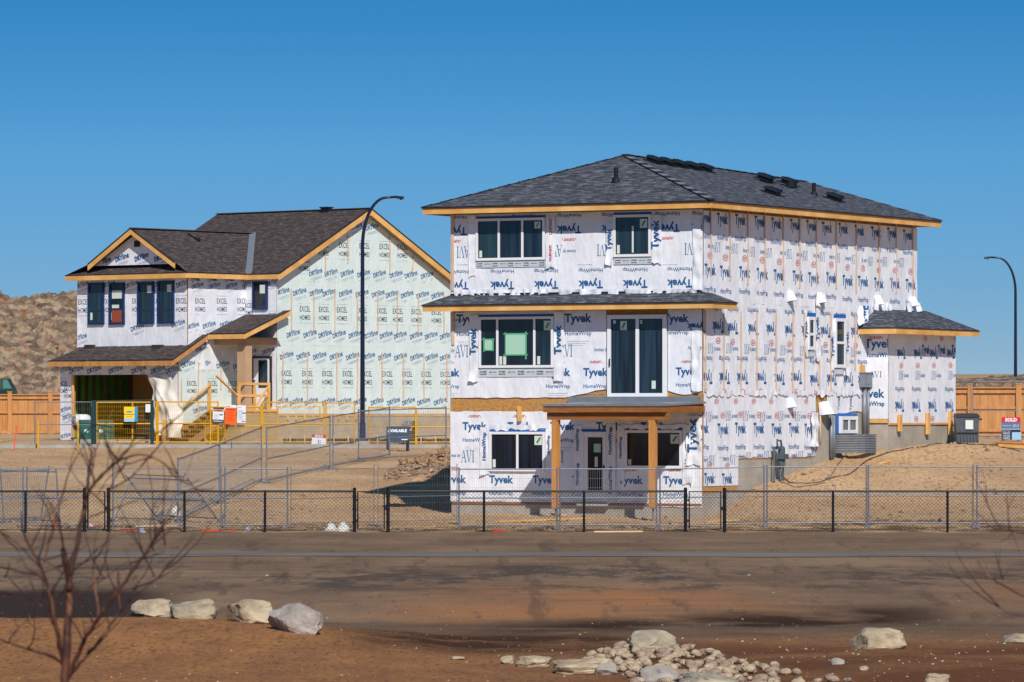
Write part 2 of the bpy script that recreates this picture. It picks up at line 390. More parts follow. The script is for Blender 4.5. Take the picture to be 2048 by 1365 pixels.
    clay = mix(math_('MULTIPLY', ramp(noi(.35, (.6, .5, 1), 8), .52, .66), .7), clay, hexc('#cdb79c'))
    clay = mix(math_('MULTIPLY', math_('SUBTRACT', 1.0, rng(yy, 131, 136)), ramp(noi(.9, (.6, 1, 1), 7), .45, .55)), clay, hexc('#6f5e4e'))
    clay = tint(clay, (1.16, 1.03, .87))
    col = mix(rng(sx.outputs['Y'], 128.6, 129.4), col, clay)
    ruts = math_('MULTIPLY', math_('MULTIPLY', ramp(noi(1.0, (.05, 2.4, 1), 5, .6, .04), .54, .62), .4), math_('MULTIPLY', rng(sx.outputs['Y'], 119.5, 121), math_('SUBTRACT', 1.0, rng(sx.outputs['Y'], 127.5, 129))))
    col = mix(ruts, col, hexc('#54463b'))
    # far prairie
    far = mix(ramp(noi(.02, (1, .3, 1), 6), .4, .6), hexc('#a68b68'), hexc('#b99c76'))
    col = mix(rng(sx.outputs['Y'], 300, 420), col, far)
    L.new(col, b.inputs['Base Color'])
    bp = N('ShaderNodeBump'); bp.inputs['Strength'].default_value = .9; bp.inputs['Distance'].default_value = .06
    L.new(math_('ADD', fine, math_('MULTIPLY', noi(30, (1, 1, 1), 6), .4)), bp.inputs['Height']); L.new(bp.outputs[0], b.inputs['Normal'])
    return m
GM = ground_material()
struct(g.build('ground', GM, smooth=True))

# paths and kerb laid as sheets on the ground
def strip(name, m, y0, y1, x0, x1, lift=.008, step=.8, wob=0, thick=0):
    s = MB(); n = int((x1-x0)/step)
    def fn(a, b):
        x = x0+(x1-x0)*a; y = y0+(y1-y0)*b+wob*(noise.noise((x*.25, 3.1, b))+.4*noise.noise((x*1.3, 3.1, b*2)))*(1 if wob else 0); return (x, y, gz(x, y)+lift)
    s.grid(fn, n, 4)
    if thick:
        s.grid(lambda a, b: (x0+(x1-x0)*a, y0, gz(x0+(x1-x0)*a, y0)+lift-thick*(1-b)), n, 1)
    return struct(s.build(name, m))
m_path = mat('gravel_path', hexc('#675a50'), hexc('#7e756e'), sc=.6, stretch=(.35, .8, 1), rough=.9, bump=.5, bsc=25)
strip('path', m_path, 117.0, 119.3, -60, 60, .012, wob=.7)
m_conc = mat('concrete', hexc('#9d968a'), hexc('#b4ada0'), sc=1.7, rough=.9, bump=.3, bsc=14, c3=hexc('#a8a094'))
strip('kerb', m_conc, 182.2, 182.7, -60, 3.0, .12, thick=.14)
strip('kerb', m_conc, 184.8, 186.2, -60, 3.0, .07, thick=.08)
# ------------------------------------------------------------ materials
m_wrap = mat('white_housewrap', hexc('#dfe2ea'), hexc('#f1f3f9'), sc=1.3, rough=.55, bump=.55, bsc=2.6, stretch=(1.7, 1.7, 1.0), spec=.3, bdist=.05)
m_mint = mat('mint_housewrap', hexc('#d0e0dd'), hexc('#dde9e7'), sc=1.2, rough=.5, bump=.55, bsc=4, stretch=(1.6, 1.6, .9), spec=.35, bdist=.04)
m_blue = mat('print_blue', hexc('#1f5c94'), rough=.6)
m_bluel = mat('print_pale_blue', hexc('#2c6698'), rough=.6)
m_red = mat('print_red', hexc('#c8403f'), rough=.6); m_redp = mat('print_faded_red', hexc('#d08486'), rough=.6)
m_rule = mat('print_grey_blue', hexc('#7f93ad'), rough=.6)
m_navy = mat('print_navy', hexc('#22325c'), rough=.6)
m_dk = mat('print_charcoal', hexc('#2a4450'), rough=.6)
m_seam = mat('seam_shade', hexc('#aab0ba'), rough=.6)
m_osb = mat('osb_sheathing', hexc('#a9763f'), hexc('#c99a5c'), sc=9, rough=.85, stretch=(1, 1, 1.6), bump=.3, bsc=40)
m_pine = mat('spruce_lumber', hexc('#cf9650'), hexc('#ecbd79'), sc=1.1, c3=hexc('#deaa64'), detail=12, rough=.8, stretch=(1, 1, 1), bump=.1, bsc=30)
m_cedar = mat('cedar_boards', hexc('#b57d49'), hexc('#cb9660'), sc=2, rough=.8, stretch=(3, 3, .4), bump=.1, bsc=20, c3=hexc('#bf8852'))
m_beamw = mat('stained_timber', hexc('#8a5527'), hexc('#a2683a'), sc=2, rough=.75, stretch=(1, 1, 4))
m_postw = mat('post_timber', hexc('#bb7f42'), hexc('#cf9454'), sc=2.5, rough=.8, stretch=(3, 3, .5))
m_batt = mat('batten_wood', hexc('#dcc0a6'), hexc('#cfac8d'), sc=3, rough=.8)
m_sh1 = shingles('charcoal_shingles', hexc('#40434b'), hexc('#555962'), hexc('#7d818c'))
m_sh2 = shingles('brown_shingles', hexc('#443c3c'), hexc('#554b4a'), hexc('#6f6461'))
m_drip = mat('drip_edge', hexc('#23262e'), rough=.5, spec=.4)
m_soff = mat('open_soffit', hexc('#8f7c66'), hexc('#a08b72'), sc=4, rough=.9)
m_white = mat('white_vinyl', hexc('#eceef2'), rough=.35, spec=.5)
m_glass = glassmat('dark_glazing', hexc('#111a24'), hexc('#283c4e'), 9)
m_glassd = glassmat('shaded_glazing', hexc('#10161f'), hexc('#1c2836'), 7)
m_glasst = glassmat('teal_glazing', hexc('#1a272f'), hexc('#2c424d'), 5)
m_glassb = glassmat('blind_glazing', hexc('#7d7f7a'), hexc('#5b646c'), 3)
m_tape = mat('blue_tape', hexc('#1d5fae'), hexc('#2a6cb8'), sc=3, rough=.45)
m_bfr = mat('blue_frame', hexc('#12294f'), hexc('#193d72'), sc=2, rough=.45)
m_green = mat('green_tape', hexc('#5fb58a'), rough=.6)
m_paperg = mat('pale_green_paper', hexc('#a9d3bd'), rough=.8)
m_eco = mat('green_label', hexc('#3b9a6a'), rough=.6)
m_label = mat('white_label', hexc('#d5ded6'), rough=.7)
m_flash = mat('flashing_strip', hexc('#c3ccd3'), hexc('#cfd7dc'), sc=4, rough=.5)
m_galv = mat('galvanised_steel', hexc('#858b95'), hexc('#70767f'), sc=6, rough=.5, metal=.3)
m_galvm = mat('galvanised_wire', hexc('#80848b'), rough=.6, metal=.2)
m_black = mat('black_plastic', hexc('#15171d'), rough=.45, spec=.4)
m_navym = mat('dark_blue_enamel', hexc('#121a33'), rough=.32, spec=.5); m_navyr = mat('navy_plastic', hexc('#131f38'), rough=.7, spec=.2)
m_grey = mat('grey_metal', hexc('#8c939b'), hexc('#7c838c'), sc=3, rough=.5, metal=.3)
m_beige = mat('beige_cladding', hexc('#c2a17f'), hexc('#b8977a'), sc=2, rough=.75)
m_dirtc = mat('dirt_clods', hexc('#a48568'), hexc('#c0a283'), sc=3, rough=.97, bump=.7, bsc=8, c3=hexc('#93765b'))

# ------------------------------------------------------------ window builder
def window(P, u0, u1, z0, z1, divs, parent, fw=.075, fm=None, gm=None, tape=None, inner=.045, label=None, off=.0, kind='window', hor=None):
    """frame mesh of outer border + mullions (fractions or absolute u), one pane mesh for each light"""
    fm = fm or m_white; gm = gm or m_glass
    f = MB(); o0, o1 = off, off+.095
    f.pbox(P, u0, u0+fw, z0, z1, o0, o1); f.pbox(P, u1-fw, u1, z0, z1, o0, o1)
    f.pbox(P, u0+fw, u1-fw, z0, z0+fw, o0, o1-.003); f.pbox(P, u0+fw, u1-fw, z1-fw, z1, o0, o1-.003)
    for d in divs: f.pbox(P, d-fw*.45, d+fw*.45, z0+fw, z1-fw, o0, o1-.006)
    if hor: f.pbox(P, u0+fw, u1-fw, hor-fw*.4, hor+fw*.4, o0, o1-.008)
    fo = f.build(kind, fm, parent, recalc=True)
    if label: fo['label'] = label
    us = [u0+fw]+[x for d in divs for x in (d-fw*.45, d+fw*.45)]+[u1-fw]
    zz = [(z0+fw, z1-fw)] if not hor else [(z0+fw, hor-fw*.4), (hor+fw*.4, z1-fw)]
    gms = gm if isinstance(gm, (list, tuple)) else [gm]
    panes = []
    for i in range(0, len(us), 2):
        for k, (a, b) in enumerate(zz):
            p = MB(); p.pbox(P, us[i]+.001, us[i+1]-.001, a+.001, b-.001, o0+.012, off+.05)
            if inner:   # dark sash line set in the frame
                for q in ((us[i], us[i]+.025, a, b), (us[i+1]-.025, us[i+1], a, b), (us[i]+.025, us[i+1]-.025, a, a+.02), (us[i]+.025, us[i+1]-.025, b-.02, b)):
                    p.pbox(P, q[0]+.001, q[1]-.001, q[2]+.001, q[3]-.001, off+.05, off+.06, 1)
            panes.append(p.build('pane', [gms[(i//2) % len(gms)], m_drip], fo, recalc=True))
    return fo, panes
def sticker(P, u0, u1, z0, z1, parent, m, off=.053, name='sticker', letters=None):
    s = MB(); s.pbox(P, u0, u1, z0, z1, off-.002, off)
    if letters: s_ = letters
    return s.build(name, m, parent)

# ------------------------------------------------------------ HOUSE 1 (right)
TH1 = math.atan(5180/9500)
H1 = Frame(1405, 138.0, TH1)
h1 = thing('house', 'three storey house in white wrap with a charcoal hipped roof and a walkout level', 'house', H1.O, -TH1)
PF = lambda u, z, o: (u, -o, z)
PS = lambda u, z, o: (o, u, z)
fr, sd = H1.fr, H1.sd
xW = fr(903, 700)[0]                      # left wall corner
yE = sd(1833, 500)[0]                     # rear end of the side wall
OV = .62
ze = fr(1424, 401, -OV)[1]; zcl = ze-.21  # eave level
xR0 = fr(845, 414, -OV)[0]; yRB = sd(1882, 441, OV)[0]
print('H1 xW %.2f yE %.2f ze %.2f xR0 %.2f yRB %.2f' % (xW, yE, ze, xR0, yRB), H1.sd(1882, 441, OV), H1.fr(845, 414, -OV))
xm = (xR0+OV)/2
ya, za = sd(1250, 310, xm); yb_, zb_ = sd(1610, 364, xm)
print('apex', xm, ya, za, yb_, zb_)
zmf = fr(1427, 603, -OV)[1]; zmw = sd(1404, 583)[1]
# walls: concrete below, sheathing above
zf0 = sd(1650, 826)[1]
b = MB(); b.box(xW, 0, 0, yE, -1.2, zf0+.02); b.build('foundation', m_conc, h1)
b = MB(); b.box(xW+.01, -.01, .01, yE, zf0+.02, ze-.2); b.build('sheathing', m_osb, h1)
b = MB(); b.pbox(PF, xW, 0, fr(1000, 1003)[1]-.03, zf0+.02, -.02, .012); b.build('sheathing', m_osb, h1)
b = MB(); b.pbox(PS, .02, sd(1475, 900)[0], sd(1440, 985)[1], zf0+.02, -.02, .010); b.pbox(PS, sd(1475, 900)[0], sd(1625, 870)[0], sd(1550, 918)[1], zf0+.02, -.02, .010); b.build('sheathing', m_osb, h1)

def R1(px0, py0, px1, py1, y=0):          # picture rectangle on the front wall -> local u0,u1,z0,z1
    a = fr(px0, (py0+py1)/2, y)[0]; c = fr(px1, (py0+py1)/2, y)[0]; xm_ = (px0+px1)/2
    return a, c, fr(xm_, py1, y)[1], fr(xm_, py0, y)[1]
def S1(px0, py0, px1, py1, x=0):
    a = sd(px0, (py0+py1)/2, x)[0]; c = sd(px1, (py0+py1)/2, x)[0]; xm_ = (px0+px1)/2
    return a, c, sd(xm_, py1, x)[1], sd(xm_, py0, x)[1]
def grow(r, a): return (r[0]-a, r[1]+a, r[2]-a, r[3]+a)
w1, w2, w3 = R1(954, 437, 1092, 521), R1(1229, 430, 1304, 514), R1(960, 634, 1109, 736)
wd = R1(1217, 630, 1335, 795); w4 = R1(981, 864, 1092, 943); wdr = R1(1165, 864, 1214, 1003); w5 = R1(1252, 861, 1366, 937)
sA, sB = S1(1612, 634, 1626, 700), S1(1666, 637, 1687, 736)
holesF = [grow(r, -.02) for r in (w1, w2, w3, wd, w4, wdr, w5)]
holesS = [grow(r, .0) for r in (sA, sB)]

MW = [m_wrap, m_blue, m_red, m_rule, m_bluel, m_redp]
def tyvek(mb, P, u, z, dis, w_, flip=False, rect=None, holes=(), sx=1.0, parts='THDR'):
    """one printed block: emblem, name, sub-name and rules"""
    s = -1 if flip else 1
    if sx > 1.2: w_ *= 1.08
    kw = dict(dis=dis, flip=flip, rect=rect, holes=holes)
    if 'T' in parts: put(mb, P, u, z, 'Tyvek', w_, 1, bold=.035, ys=sx, **kw)
    if 'H' in parts: put(mb, P, u, z-s*w_*.48*sx, 'HomeWrap', w_*.98, 1, bold=.012, ys=sx, **kw)
    if 'D' in parts:
        zz = z+s*w_*.40*sx
        if sx < 1.2: put(mb, P, u, zz, '‹ DUPONT ›', w_*.56, 2, bold=.04, ys=sx*1.25, **kw)
        else:
            put(mb, P, u, zz, 'RING', w_*.46, 5, ys=sx*1.15, **kw); put(mb, P, u, zz, 'DUPONT', w_*.34, 5, bold=.04, ys=sx*1.2, **kw)
    if 'R' in parts:
        for k in range(3): put(mb, P, u-s*w_*.05*k, z-s*w_*(.72+.07*k)*sx, 'RULE', w_*(.8-.12*k), 3, ys=.014, **kw)
def avi(mb, P, u, z, dis, w_, flip=False, rect=None, holes=(), sx=1.0, left=True):
    s = -1 if flip else 1; kw = dict(dis=dis, flip=flip, rect=rect, holes=holes)
    put(mb, P, u, z, 'AVI', w_*1.08, 4, ys=sx*(1.75 if sx < 1.2 else 1.1), **kw)
    put(mb, P, u-s*w_*1.12, z+s*w_*.03, 'homes by', w_*1.15, 4, shear=.4, bold=.015, ys=sx*1.3, **kw)

def front_row(mb, dis, kind, y, xs, w_, rect, flip=False, parts='THDR'):
    for px in xs:
        u, z = fr(px, y-(px-905)*.0095*((HZ-y)/228.0))
        (tyvek(mb, PF, u, z, dis, w_, flip, rect, holesF, 1.0, parts) if kind == 'T' else avi(mb, PF, u, z, dis, w_, flip, rect, holesF))
# front, upper storey
zt = ze-.22
dis = wrinkle(11, .012); b = MB(); r = (xW, 0, zmw-.05, zt)
sheet(b, PF, xW-.02, .02, zt, ragged(zmw+.0, 2, .05, 1.6), dis)
front_row(b, dis, 'T', 461, (910, 1048, 1139, 1228, 1335, 1409), .82, r, True, 'THD')
front_row(b, dis, 'A', 505, (927, 1112, 1208, 1383), .40, r, True)
front_row(b, dis, 'T', 570, (914, 1005, 1093, 1182, 1271, 1360), .82, r, True, 'THD')
for px in (930, 1060, 1170, 1340): put(b, PF, *fr(px, 530), 'RULE', .5, 3, dis=dis, ys=.02)
wr = b.build('house_wrap', MW, h1, smooth=True)
# front, main storey: left of the patio door and right of it
zb = fr(1000, 796)[1]
dis = wrinkle(23, .012); b = MB(); uD = wd[0]-.06; r = (xW, uD, zb, zmf)
ub = fr(1130, 797)[0]
botl = lambda u: zb+.03*noise.noise((u*3, 4, 4))+(max(0, u-ub)/(uD-ub)*.26)
sheet(b, PF, xW-.02, uD, zmf-.2, botl, dis)
front_row(b, dis, 'T', 641, (940, 1157), .90, r); front_row(b, dis, 'A', 703, (924, 1132, 1232), .42, r)
front_row(b, dis, 'T', 748, (896, 1117, 1192), .82, r); front_row(b, dis, 'T', 622, (912,), .6, r)
b.build('house_wrap', MW, h1, smooth=True)
dis = wrinkle(29, .012); b = MB(); uD = wd[1]+.03; r = (uD, 0, zb+.1, zmf)
sheet(b, PF, uD, .0, zmf-.2, lambda u: zb+.2-.12*math.sin((u-uD)/(0-uD)*3.1), dis)
front_row(b, dis, 'T', 643, (1353,), .82, r, parts='TH'); front_row(b, dis, 'A', 700, (1420,), .42, r); front_row(b, dis, 'T', 747, (1376,), .78, r, parts='THD')
put(b, PF, *fr(1396, 652), 'Tyvek', .7, 1, dis=dis, bold=.035, flip=True, rect=r)
b.build('house_wrap', MW, h1, smooth=True)
# front, walkout storey
zt2, zb2 = fr(1000, 823)[1], fr(1000, 1004)[1]
dis = wrinkle(37, .014); b = MB(); r = (xW, 0, zb2, zt2)
sheet(b, PF, xW-.02, .0, ragged(zt2, 5, .03), ragged(lambda u: zb2-(u-xW)*.012, 9, .06, 1.2), dis)
front_row(b, dis, 'T', 855, (950, 1040, 1126, 1218, 1307, 1398), .82, r)
front_row(b, dis, 'A', 913, (936, 1114, 1381), .42, r)
front_row(b, dis, 'T', 961, (909, 1003, 1090, 1170, 1262, 1352), .82, r)
b.build('house_wrap', MW, h1, smooth=True)
# side wall, upper
yBs = sd(1736, 618)[0]; xsU = (1410, 1444, 1480, 1516, 1551, 1587, 1620, 1653, 1686, 1719, 1751, 1782, 1814)
JR = random.Random(3)
def side_row(mb, dis, kind, y0, slope, xs, w_, rect, flip=False, parts='THD', sx=1.5):
    for px in xs:
        u, z = sd(px+JR.gauss(0, 1.2), y0+(px-xs[0])*slope+JR.gauss(0, .9))
        (tyvek(mb, PS, u, z, dis, w_, flip, rect, holesS, sx, parts) if kind == 'T' else avi(mb, PS, u, z, dis, w_, flip, rect, holesS, sx))
dis = wrinkle(41, .026); b = MB(); zm1 = sd(1500, 606)[1]; r = (.02, yE, zm1, ze-.25)
sheet(b, PS, .0, yE, ze-.25, ragged(zm1-.03, 12, .04, 1.1), dis)
side_row(b, dis, 'T', 437, .090, xsU, .68, r)
side_row(b, dis, 'A', 494, .083, [x-12 for x in xsU], .36, r)
side_row(b, dis, 'T', 545, .068, [x+6 for x in xsU], .70, r)
b.build('house_wrap', MW, h1, smooth=True)
# side wall, main storey (runs to the bump-out)
zm2 = sd(1500, 789)[1]; xsM = (1396, 1432, 1468, 1505, 1541, 1577, 1612, 1647, 1680, 1709)
dis = wrinkle(47, .02); b = MB(); r = (.02, yBs+.4, zm2, zm1)
sheet(b, PS, .0, yBs+.5, zm1, zm2, dis)
side_row(b, dis, 'T', 652, .037, xsM, .68, r, True)
side_row(b, dis, 'A', 697, .025, [x+26 for x in xsM], .36, r, True)
side_row(b, dis, 'T', 754, .014, [x+16 for x in xsM], .70, r, True)
side_row(b, dis, 'T', 616, .05, [x+20 for x in xsM[:7]], .5, r, True, 'H')
b.build('house_wrap', MW, h1, smooth=True)
# side wall, stepped lower piece
dis = wrinkle(53, .016); b = MB()
u1_, u2_ = sd(1475, 900)[0], sd(1630, 870)[0]
zs1, zs2 = sd(1440, 972)[1], sd(1560, 915)[1]
sheet(b, PS, .02, u1_, zm2+.02, zs1, dis); sheet(b, PS, u1_, u2_, zm2+.02, ragged(zs2, 8, .04), dis)
r = (.03, u2_, zs2, zm2); r2 = (.03, u1_, zs1, zm2)
side_row(b, dis, 'A', 833, -.002, (1417, 1455, 1490, 1525, 1560, 1594, 1626), .36, r, True)
xsL = (1404, 1444, 1479, 1516, 1551, 1586, 1618)
side_row(b, dis, 'T', 861, -.002, xsL, .68, r, parts='THDR')
side_row(b, dis, 'A', 921, -.02, [x+18 for x in xsL[:2]], .36, r2); side_row(b, dis, 'A', 915, -.02, [x+12 for x in xsL[2:]], .36, r)
side_row(b, dis, 'T', 961, -.03, (1418, 1453), .66, r2, parts='TD')
for px in (1432, 1470, 1506, 1541, 1577, 1611): put(b, PS, *sd(px, 803), 'RING', .30, 5, dis=dis, ys=1.7); put(b, PS, *sd(px, 803), 'DUPONT', .22, 5, dis=dis, ys=1.8, bold=.04)
b.build('house_wrap', MW, h1, smooth=True)
# basement piece right of the stepped wrap
b = MB(); dis = wrinkle(57, .03); sheet(b, PS, sd(1652, 810)[0], sd(1722, 810)[0], zm2+.02, lambda u: sd(1690, 826)[1]+.05*math.sin(u*2.5), dis)
for px in (1676, 1700): put(b, PS, *sd(px, 806), 'Tyvek', .5, 1, dis=dis, rot=math.pi/2, bold=.03)
b.build('house_wrap', MW, h1, smooth=True)
# side battens
def batten(px, y0, y1, x=0):
    a, z1 = sd(px, y0, x); _, z0 = sd(px, y1, x)
    q = MB(); q.pbox(PS, a-.025, a+.025, z0, z1, .04, .06) if x == 0 else q.hexa([])
    q.build('batten', m_batt, h1)
for i, px in enumerate((1419, 1457, 1493, 1527, 1564, 1597, 1630, 1670, 1710, 1756, 1790, 1823)):
    batten(px, 418+(px-1419)*.075, 552+(px-1419)*.08+(i % 3)*5)
for i, px in enumerate((1408, 1445, 1479, 1511, 1549, 1583, 1606, 1636, 1659, 1708)):
    batten(px, 622+(px-1408)*.02, 784 if px < 1700 else 740)
for px, y0, y1 in ((907, 428, 582), (908, 624, 690)):
    u, z1 = fr(px, y0); q = MB(); q.pbox(PF, u-.04, u+.04, fr(px, y1)[1], z1, .04, .07); q.build('batten', m_batt, h1)
q = MB(); u, z1 = fr(1042, 813); q.pbox(PF, u-.06, u+.06, fr(1042, 843)[1], z1, .06, .12); q.build('blocking', m_pine, h1)
# windows of the front
def tape(r, h=.07, P=PF, off=.05): q = MB(); q.pbox(P, r[0], r[1], r[3]+.005, r[3]+h, off-.02, off); return q.build('flashing_tape', m_tape, h1)
def eco(P, wo, u0, z1, w_=.2, h=.2):
    s = MB(); s.pbox(P, u0, u0+w_, z1-h, z1, .05, .053); k = [(-.3, -.2), (.1, .35), (.35, .3), (-.1, -.35)]
    s.face([P(u0+w_*(.5+a), z1-h*(.5-b_), .056) for a, b_ in k], 1); return s.build('sticker', [m_label, m_eco], wo)
X1 = lambda px: fr(px, 600)[0]
f1, _ = window(PF, *w1, [X1(1000), X1(1047)], h1, gm=[m_glasst, m_glass, m_glass], label='triple window under the main eave'); tape(w1)
eco(PF, f1, w1[1]-.36, w1[3]-.12); sticker(PF, w1[0]+.11, w1[0]+.2, w1[2]+.1, w1[2]+.3, f1, m_label)
f2, _ = window(PF, *w2, [], h1, gm=m_glasst, label='single square window under the main eave'); tape(w2)
eco(PF, f2, w2[1]-.37, w2[3]-.13, .24, .26); sticker(PF, w2[0]+.11, w2[0]+.2, w2[2]+.1, w2[2]+.35, f2, m_label)
q = MB(); q.pbox(PF, w2[0]+.60, w2[0]+.66, w2[2]+.12, w2[2]+.9, .053, .055); c_ = q.build('curtain_edge', m_label, f2)
f3, _ = window(PF, *w3, [X1(997), X1(1071)], h1, gm=[m_glassd, m_glassd, m_glass], label='triple window with green taped paper patches'); tape(w3)
a3 = R1(970, 679, 989, 701); sticker(PF, *a3, f3, m_paperg, .065, 'paper_patch')
for px0, py0, px1, py1 in ((966, 678, 991, 680.5), (969, 676, 972, 704), (986, 677, 988.5, 703), (970, 700, 990, 702)): sticker(PF, *R1(px0, py0, px1, py1), f3, m_green, .070, 'tape_strip')
a3 = R1(1013, 668, 1055, 711); sticker(PF, *a3, f3, m_paperg, .065, 'paper_patch')
for px0, py0, px1, py1 in ((1009, 667, 1058, 669.5), (1012, 665, 1014, 713), (1052.5, 664, 1055.5, 719), (1009, 709, 1058, 711.5)): sticker(PF, *R1(px0, py0, px1, py1), f3, m_green, .070, 'tape_strip')
eco(PF, f3, w3[1]-.33, w3[3]-.13, .24, .28)
for px in (1003, 1011, 1079): sticker(PF, *R1(px-3, 713, px+3, 730), f3, m_label)
fdd, pp = window(PF, *wd, [X1(1277)], h1, fw=.12, gm=m_glass, label='white sliding patio door', kind='patio_door')
eco(PF, fdd, X1(1242), wd[3]-.18, .22, .27); sticker(PF, *R1(1228, 641, 1233, 648), fdd, m_label); sticker(PF, *R1(1305, 762, 1313, 778), fdd, m_label); sticker(PF, *R1(1281, 641, 1286, 648), fdd, m_label)
q = MB(); q.bar(PF(X1(1223), fr(1223, 718)[1], .13), PF(X1(1223), fr(1223, 733)[1], .13), .03); q.bar(PF(X1(1223), fr(1223, 719)[1], .09), PF(X1(1223), fr(1223, 719)[1], .13), .02); q.bar(PF(X1(1223), fr(1223, 732)[1], .09), PF(X1(1223), fr(1223, 732)[1], .13), .02); q.build('handle', m_drip, fdd)
f4, _ = window(PF, *w4, [X1(1037)], h1, gm=m_glassd, label='two light window left of the posts on the walkout level'); tape(w4)
eco(PF, f4, w4[1]-.36, w4[3]-.12, .27, .27); sticker(PF, *R1(987, 919, 993, 935), f4, m_label)
f5, _ = window(PF, *w5, [X1(1308)], h1, gm=m_glassd, label='two light window behind the right porch post'); tape(w5)
eco(PF, f5, w5[1]-.38, w5[3]-.12, .27, .27); sticker(PF, *R1(1258, 919, 1264, 935), f5, m_label)
# walkout door
q = MB(); q.pbox(PF, wdr[0]+.08, wdr[1]-.08, wdr[2]+.03, wdr[3]-.08, .02, .07)
dr = q.build('door', m_white, h1, recalc=True)
q = MB()
q.pbox(PF, wdr[0], wdr[0]+.08, wdr[2], wdr[3], 0, .1); q.pbox(PF, wdr[1]-.08, wdr[1], wdr[2], wdr[3], 0, .1); q.pbox(PF, wdr[0]+.08, wdr[1]-.08, wdr[3]-.08, wdr[3], 0, .097); q.pbox(PF, wdr[0]+.08, wdr[1]-.08, wdr[2], wdr[2]+.03, 0, .097)
q.build('door_frame', m_white, dr, recalc=True); tape(wdr)
gl = R1(1178, 875, 1207, 984); q = MB(); q.pbox(PF, *gl, .07, .078); q.build('pane', m_glassd, dr)
sticker(PF, *R1(1190, 888, 1204, 905), dr, m_paperg, .082); sticker(PF, *R1(1192, 914, 1198, 934), dr, m_label, .082)
q = MB(); q.bar(PF(gl[1]+.07, (gl[2]+gl[3])/2-.15, .12), PF(gl[1]+.07, (gl[2]+gl[3])/2-.02, .12), .035); q.bar(PF(gl[1]+.07, (gl[2]+gl[3])/2-.08, .07), PF(gl[1]+.07, (gl[2]+gl[3])/2-.08, .12), .03); q.build('handle', m_drip, dr)
# printed flashing strips below the windows
def flashing(px0, y0, px1, y1, n):
    r = R1(px0, y0, px1, y1); q = MB(); q.pbox(PF, *r, .03, .05)
    for i in range(n):
        u = r[0]+(r[1]-r[0])*(i+.5)/n; z = (r[2]+r[3])/2; bw = (r[1]-r[0])/n*.82
        if i % 2 == 0:
            put(q, PF, u, z, 'FRAME', bw, 1, off=.053, ys=1.1); put(q, PF, u, z+.03, 'HOME', bw*.75, 1, off=.053, bold=.03); put(q, PF, u, z-.04, 'PLATE', bw*.75, 1, off=.053, bold=.03)
        else:
            put(q, PF, u, z+.02, 'ARE YOU?', bw, 1, off=.053, bold=.03); put(q, PF, u, z-.05, 'FRAME', bw, 1, off=.053, ys=.35)
    q.build('window_flashing', [m_flash, m_dk], h1)
flashing(953, 523.5, 1093, 535, 9); flashing(1229, 517, 1310, 529, 5); flashing(959, 738, 1110, 754, 8)
# loose wrap strips beside the openings
def flap(px0, y0, px1, y1, txt=None, seed=1, amp=.035, tm=1, dirn=1, P=PF, rect=None, par=None, fold=True):
    r = rect or R1(px0, y0, px1, y1); q = MB()
    dd = lambda u, z: .05+amp*(noise.noise((u*6, z*1.5, seed))+.7*noise.noise((u*3, z*4, seed+2))+.4)+ (max(0, .35-(z-r[2]))*.35*abs(noise.noise((u*2, 3, seed))) if fold else 0)
    sheet(q, P, r[0], r[1], ragged(r[3], seed, .03, 6), ragged(r[2], seed+4, .09, 4), dd, st=.05)
    if txt:
        wd_ = min((r[1]-r[0])*(2.6 if tm == 1 else 1.6), 1.0); n = max(1, int((r[3]-r[2])/(wd_*1.35)))
        for i in range(n):
            put(q, P, (r[0]+r[1])/2, r[2]+(r[3]-r[2])*(i+.6)/n, txt, wd_, tm, dis=dd, off=.01, rot=dirn*math.pi/2, bold=.03, rect=r)
    return q.build('wrap_flap', MW, par or h1, smooth=True)
flap(939, 432, 953, 556, None, 1); flap(1094, 432, 1112, 538, 'DUPONT', 2, tm=2)
flap(1214, 446, 1229, 530, 'Tyvek', 3); flap(1305, 430, 1325, 528, 'Tyvek', 4)
flap(941, 630, 959, 764, 'Tyvek', 5); flap(1110, 624, 1130, 764, 'Tyvek', 6)
flap(962, 855, 981, 950, 'HomeWrap', 7); flap(1093, 852, 1106, 948, 'HomeWrap', 8)
flap(1214, 850, 1233, 1008, 'HomeWrap', 9); flap(1150, 852, 1165, 990, 'HomeWrap', 10); flap(1236, 852, 1251, 960, 'HomeWrap', 14); flap(1367, 850, 1388, 968, 'HomeWrap', 15)
flap(1375, 832, 1404, 930, 'Tyvek', 16, .06); flap(1388, 440, 1404, 580, None, 17, .05); flap(1385, 655, 1402, 780, None, 18, .05)
flap(975, 850, 1100, 860, None, 19, .04, fold=False); flap(1245, 850, 1368, 858, None, 20, .04, fold=False)
# loose swags along the lower edge of the upper wrap
for i, (a, c) in enumerate(((912, 990), (1000, 1100), (1120, 1240), (1250, 1330), (1335, 1400))):
    flap(a, 579, c, 590, None, 60+i, .07, fold=False)
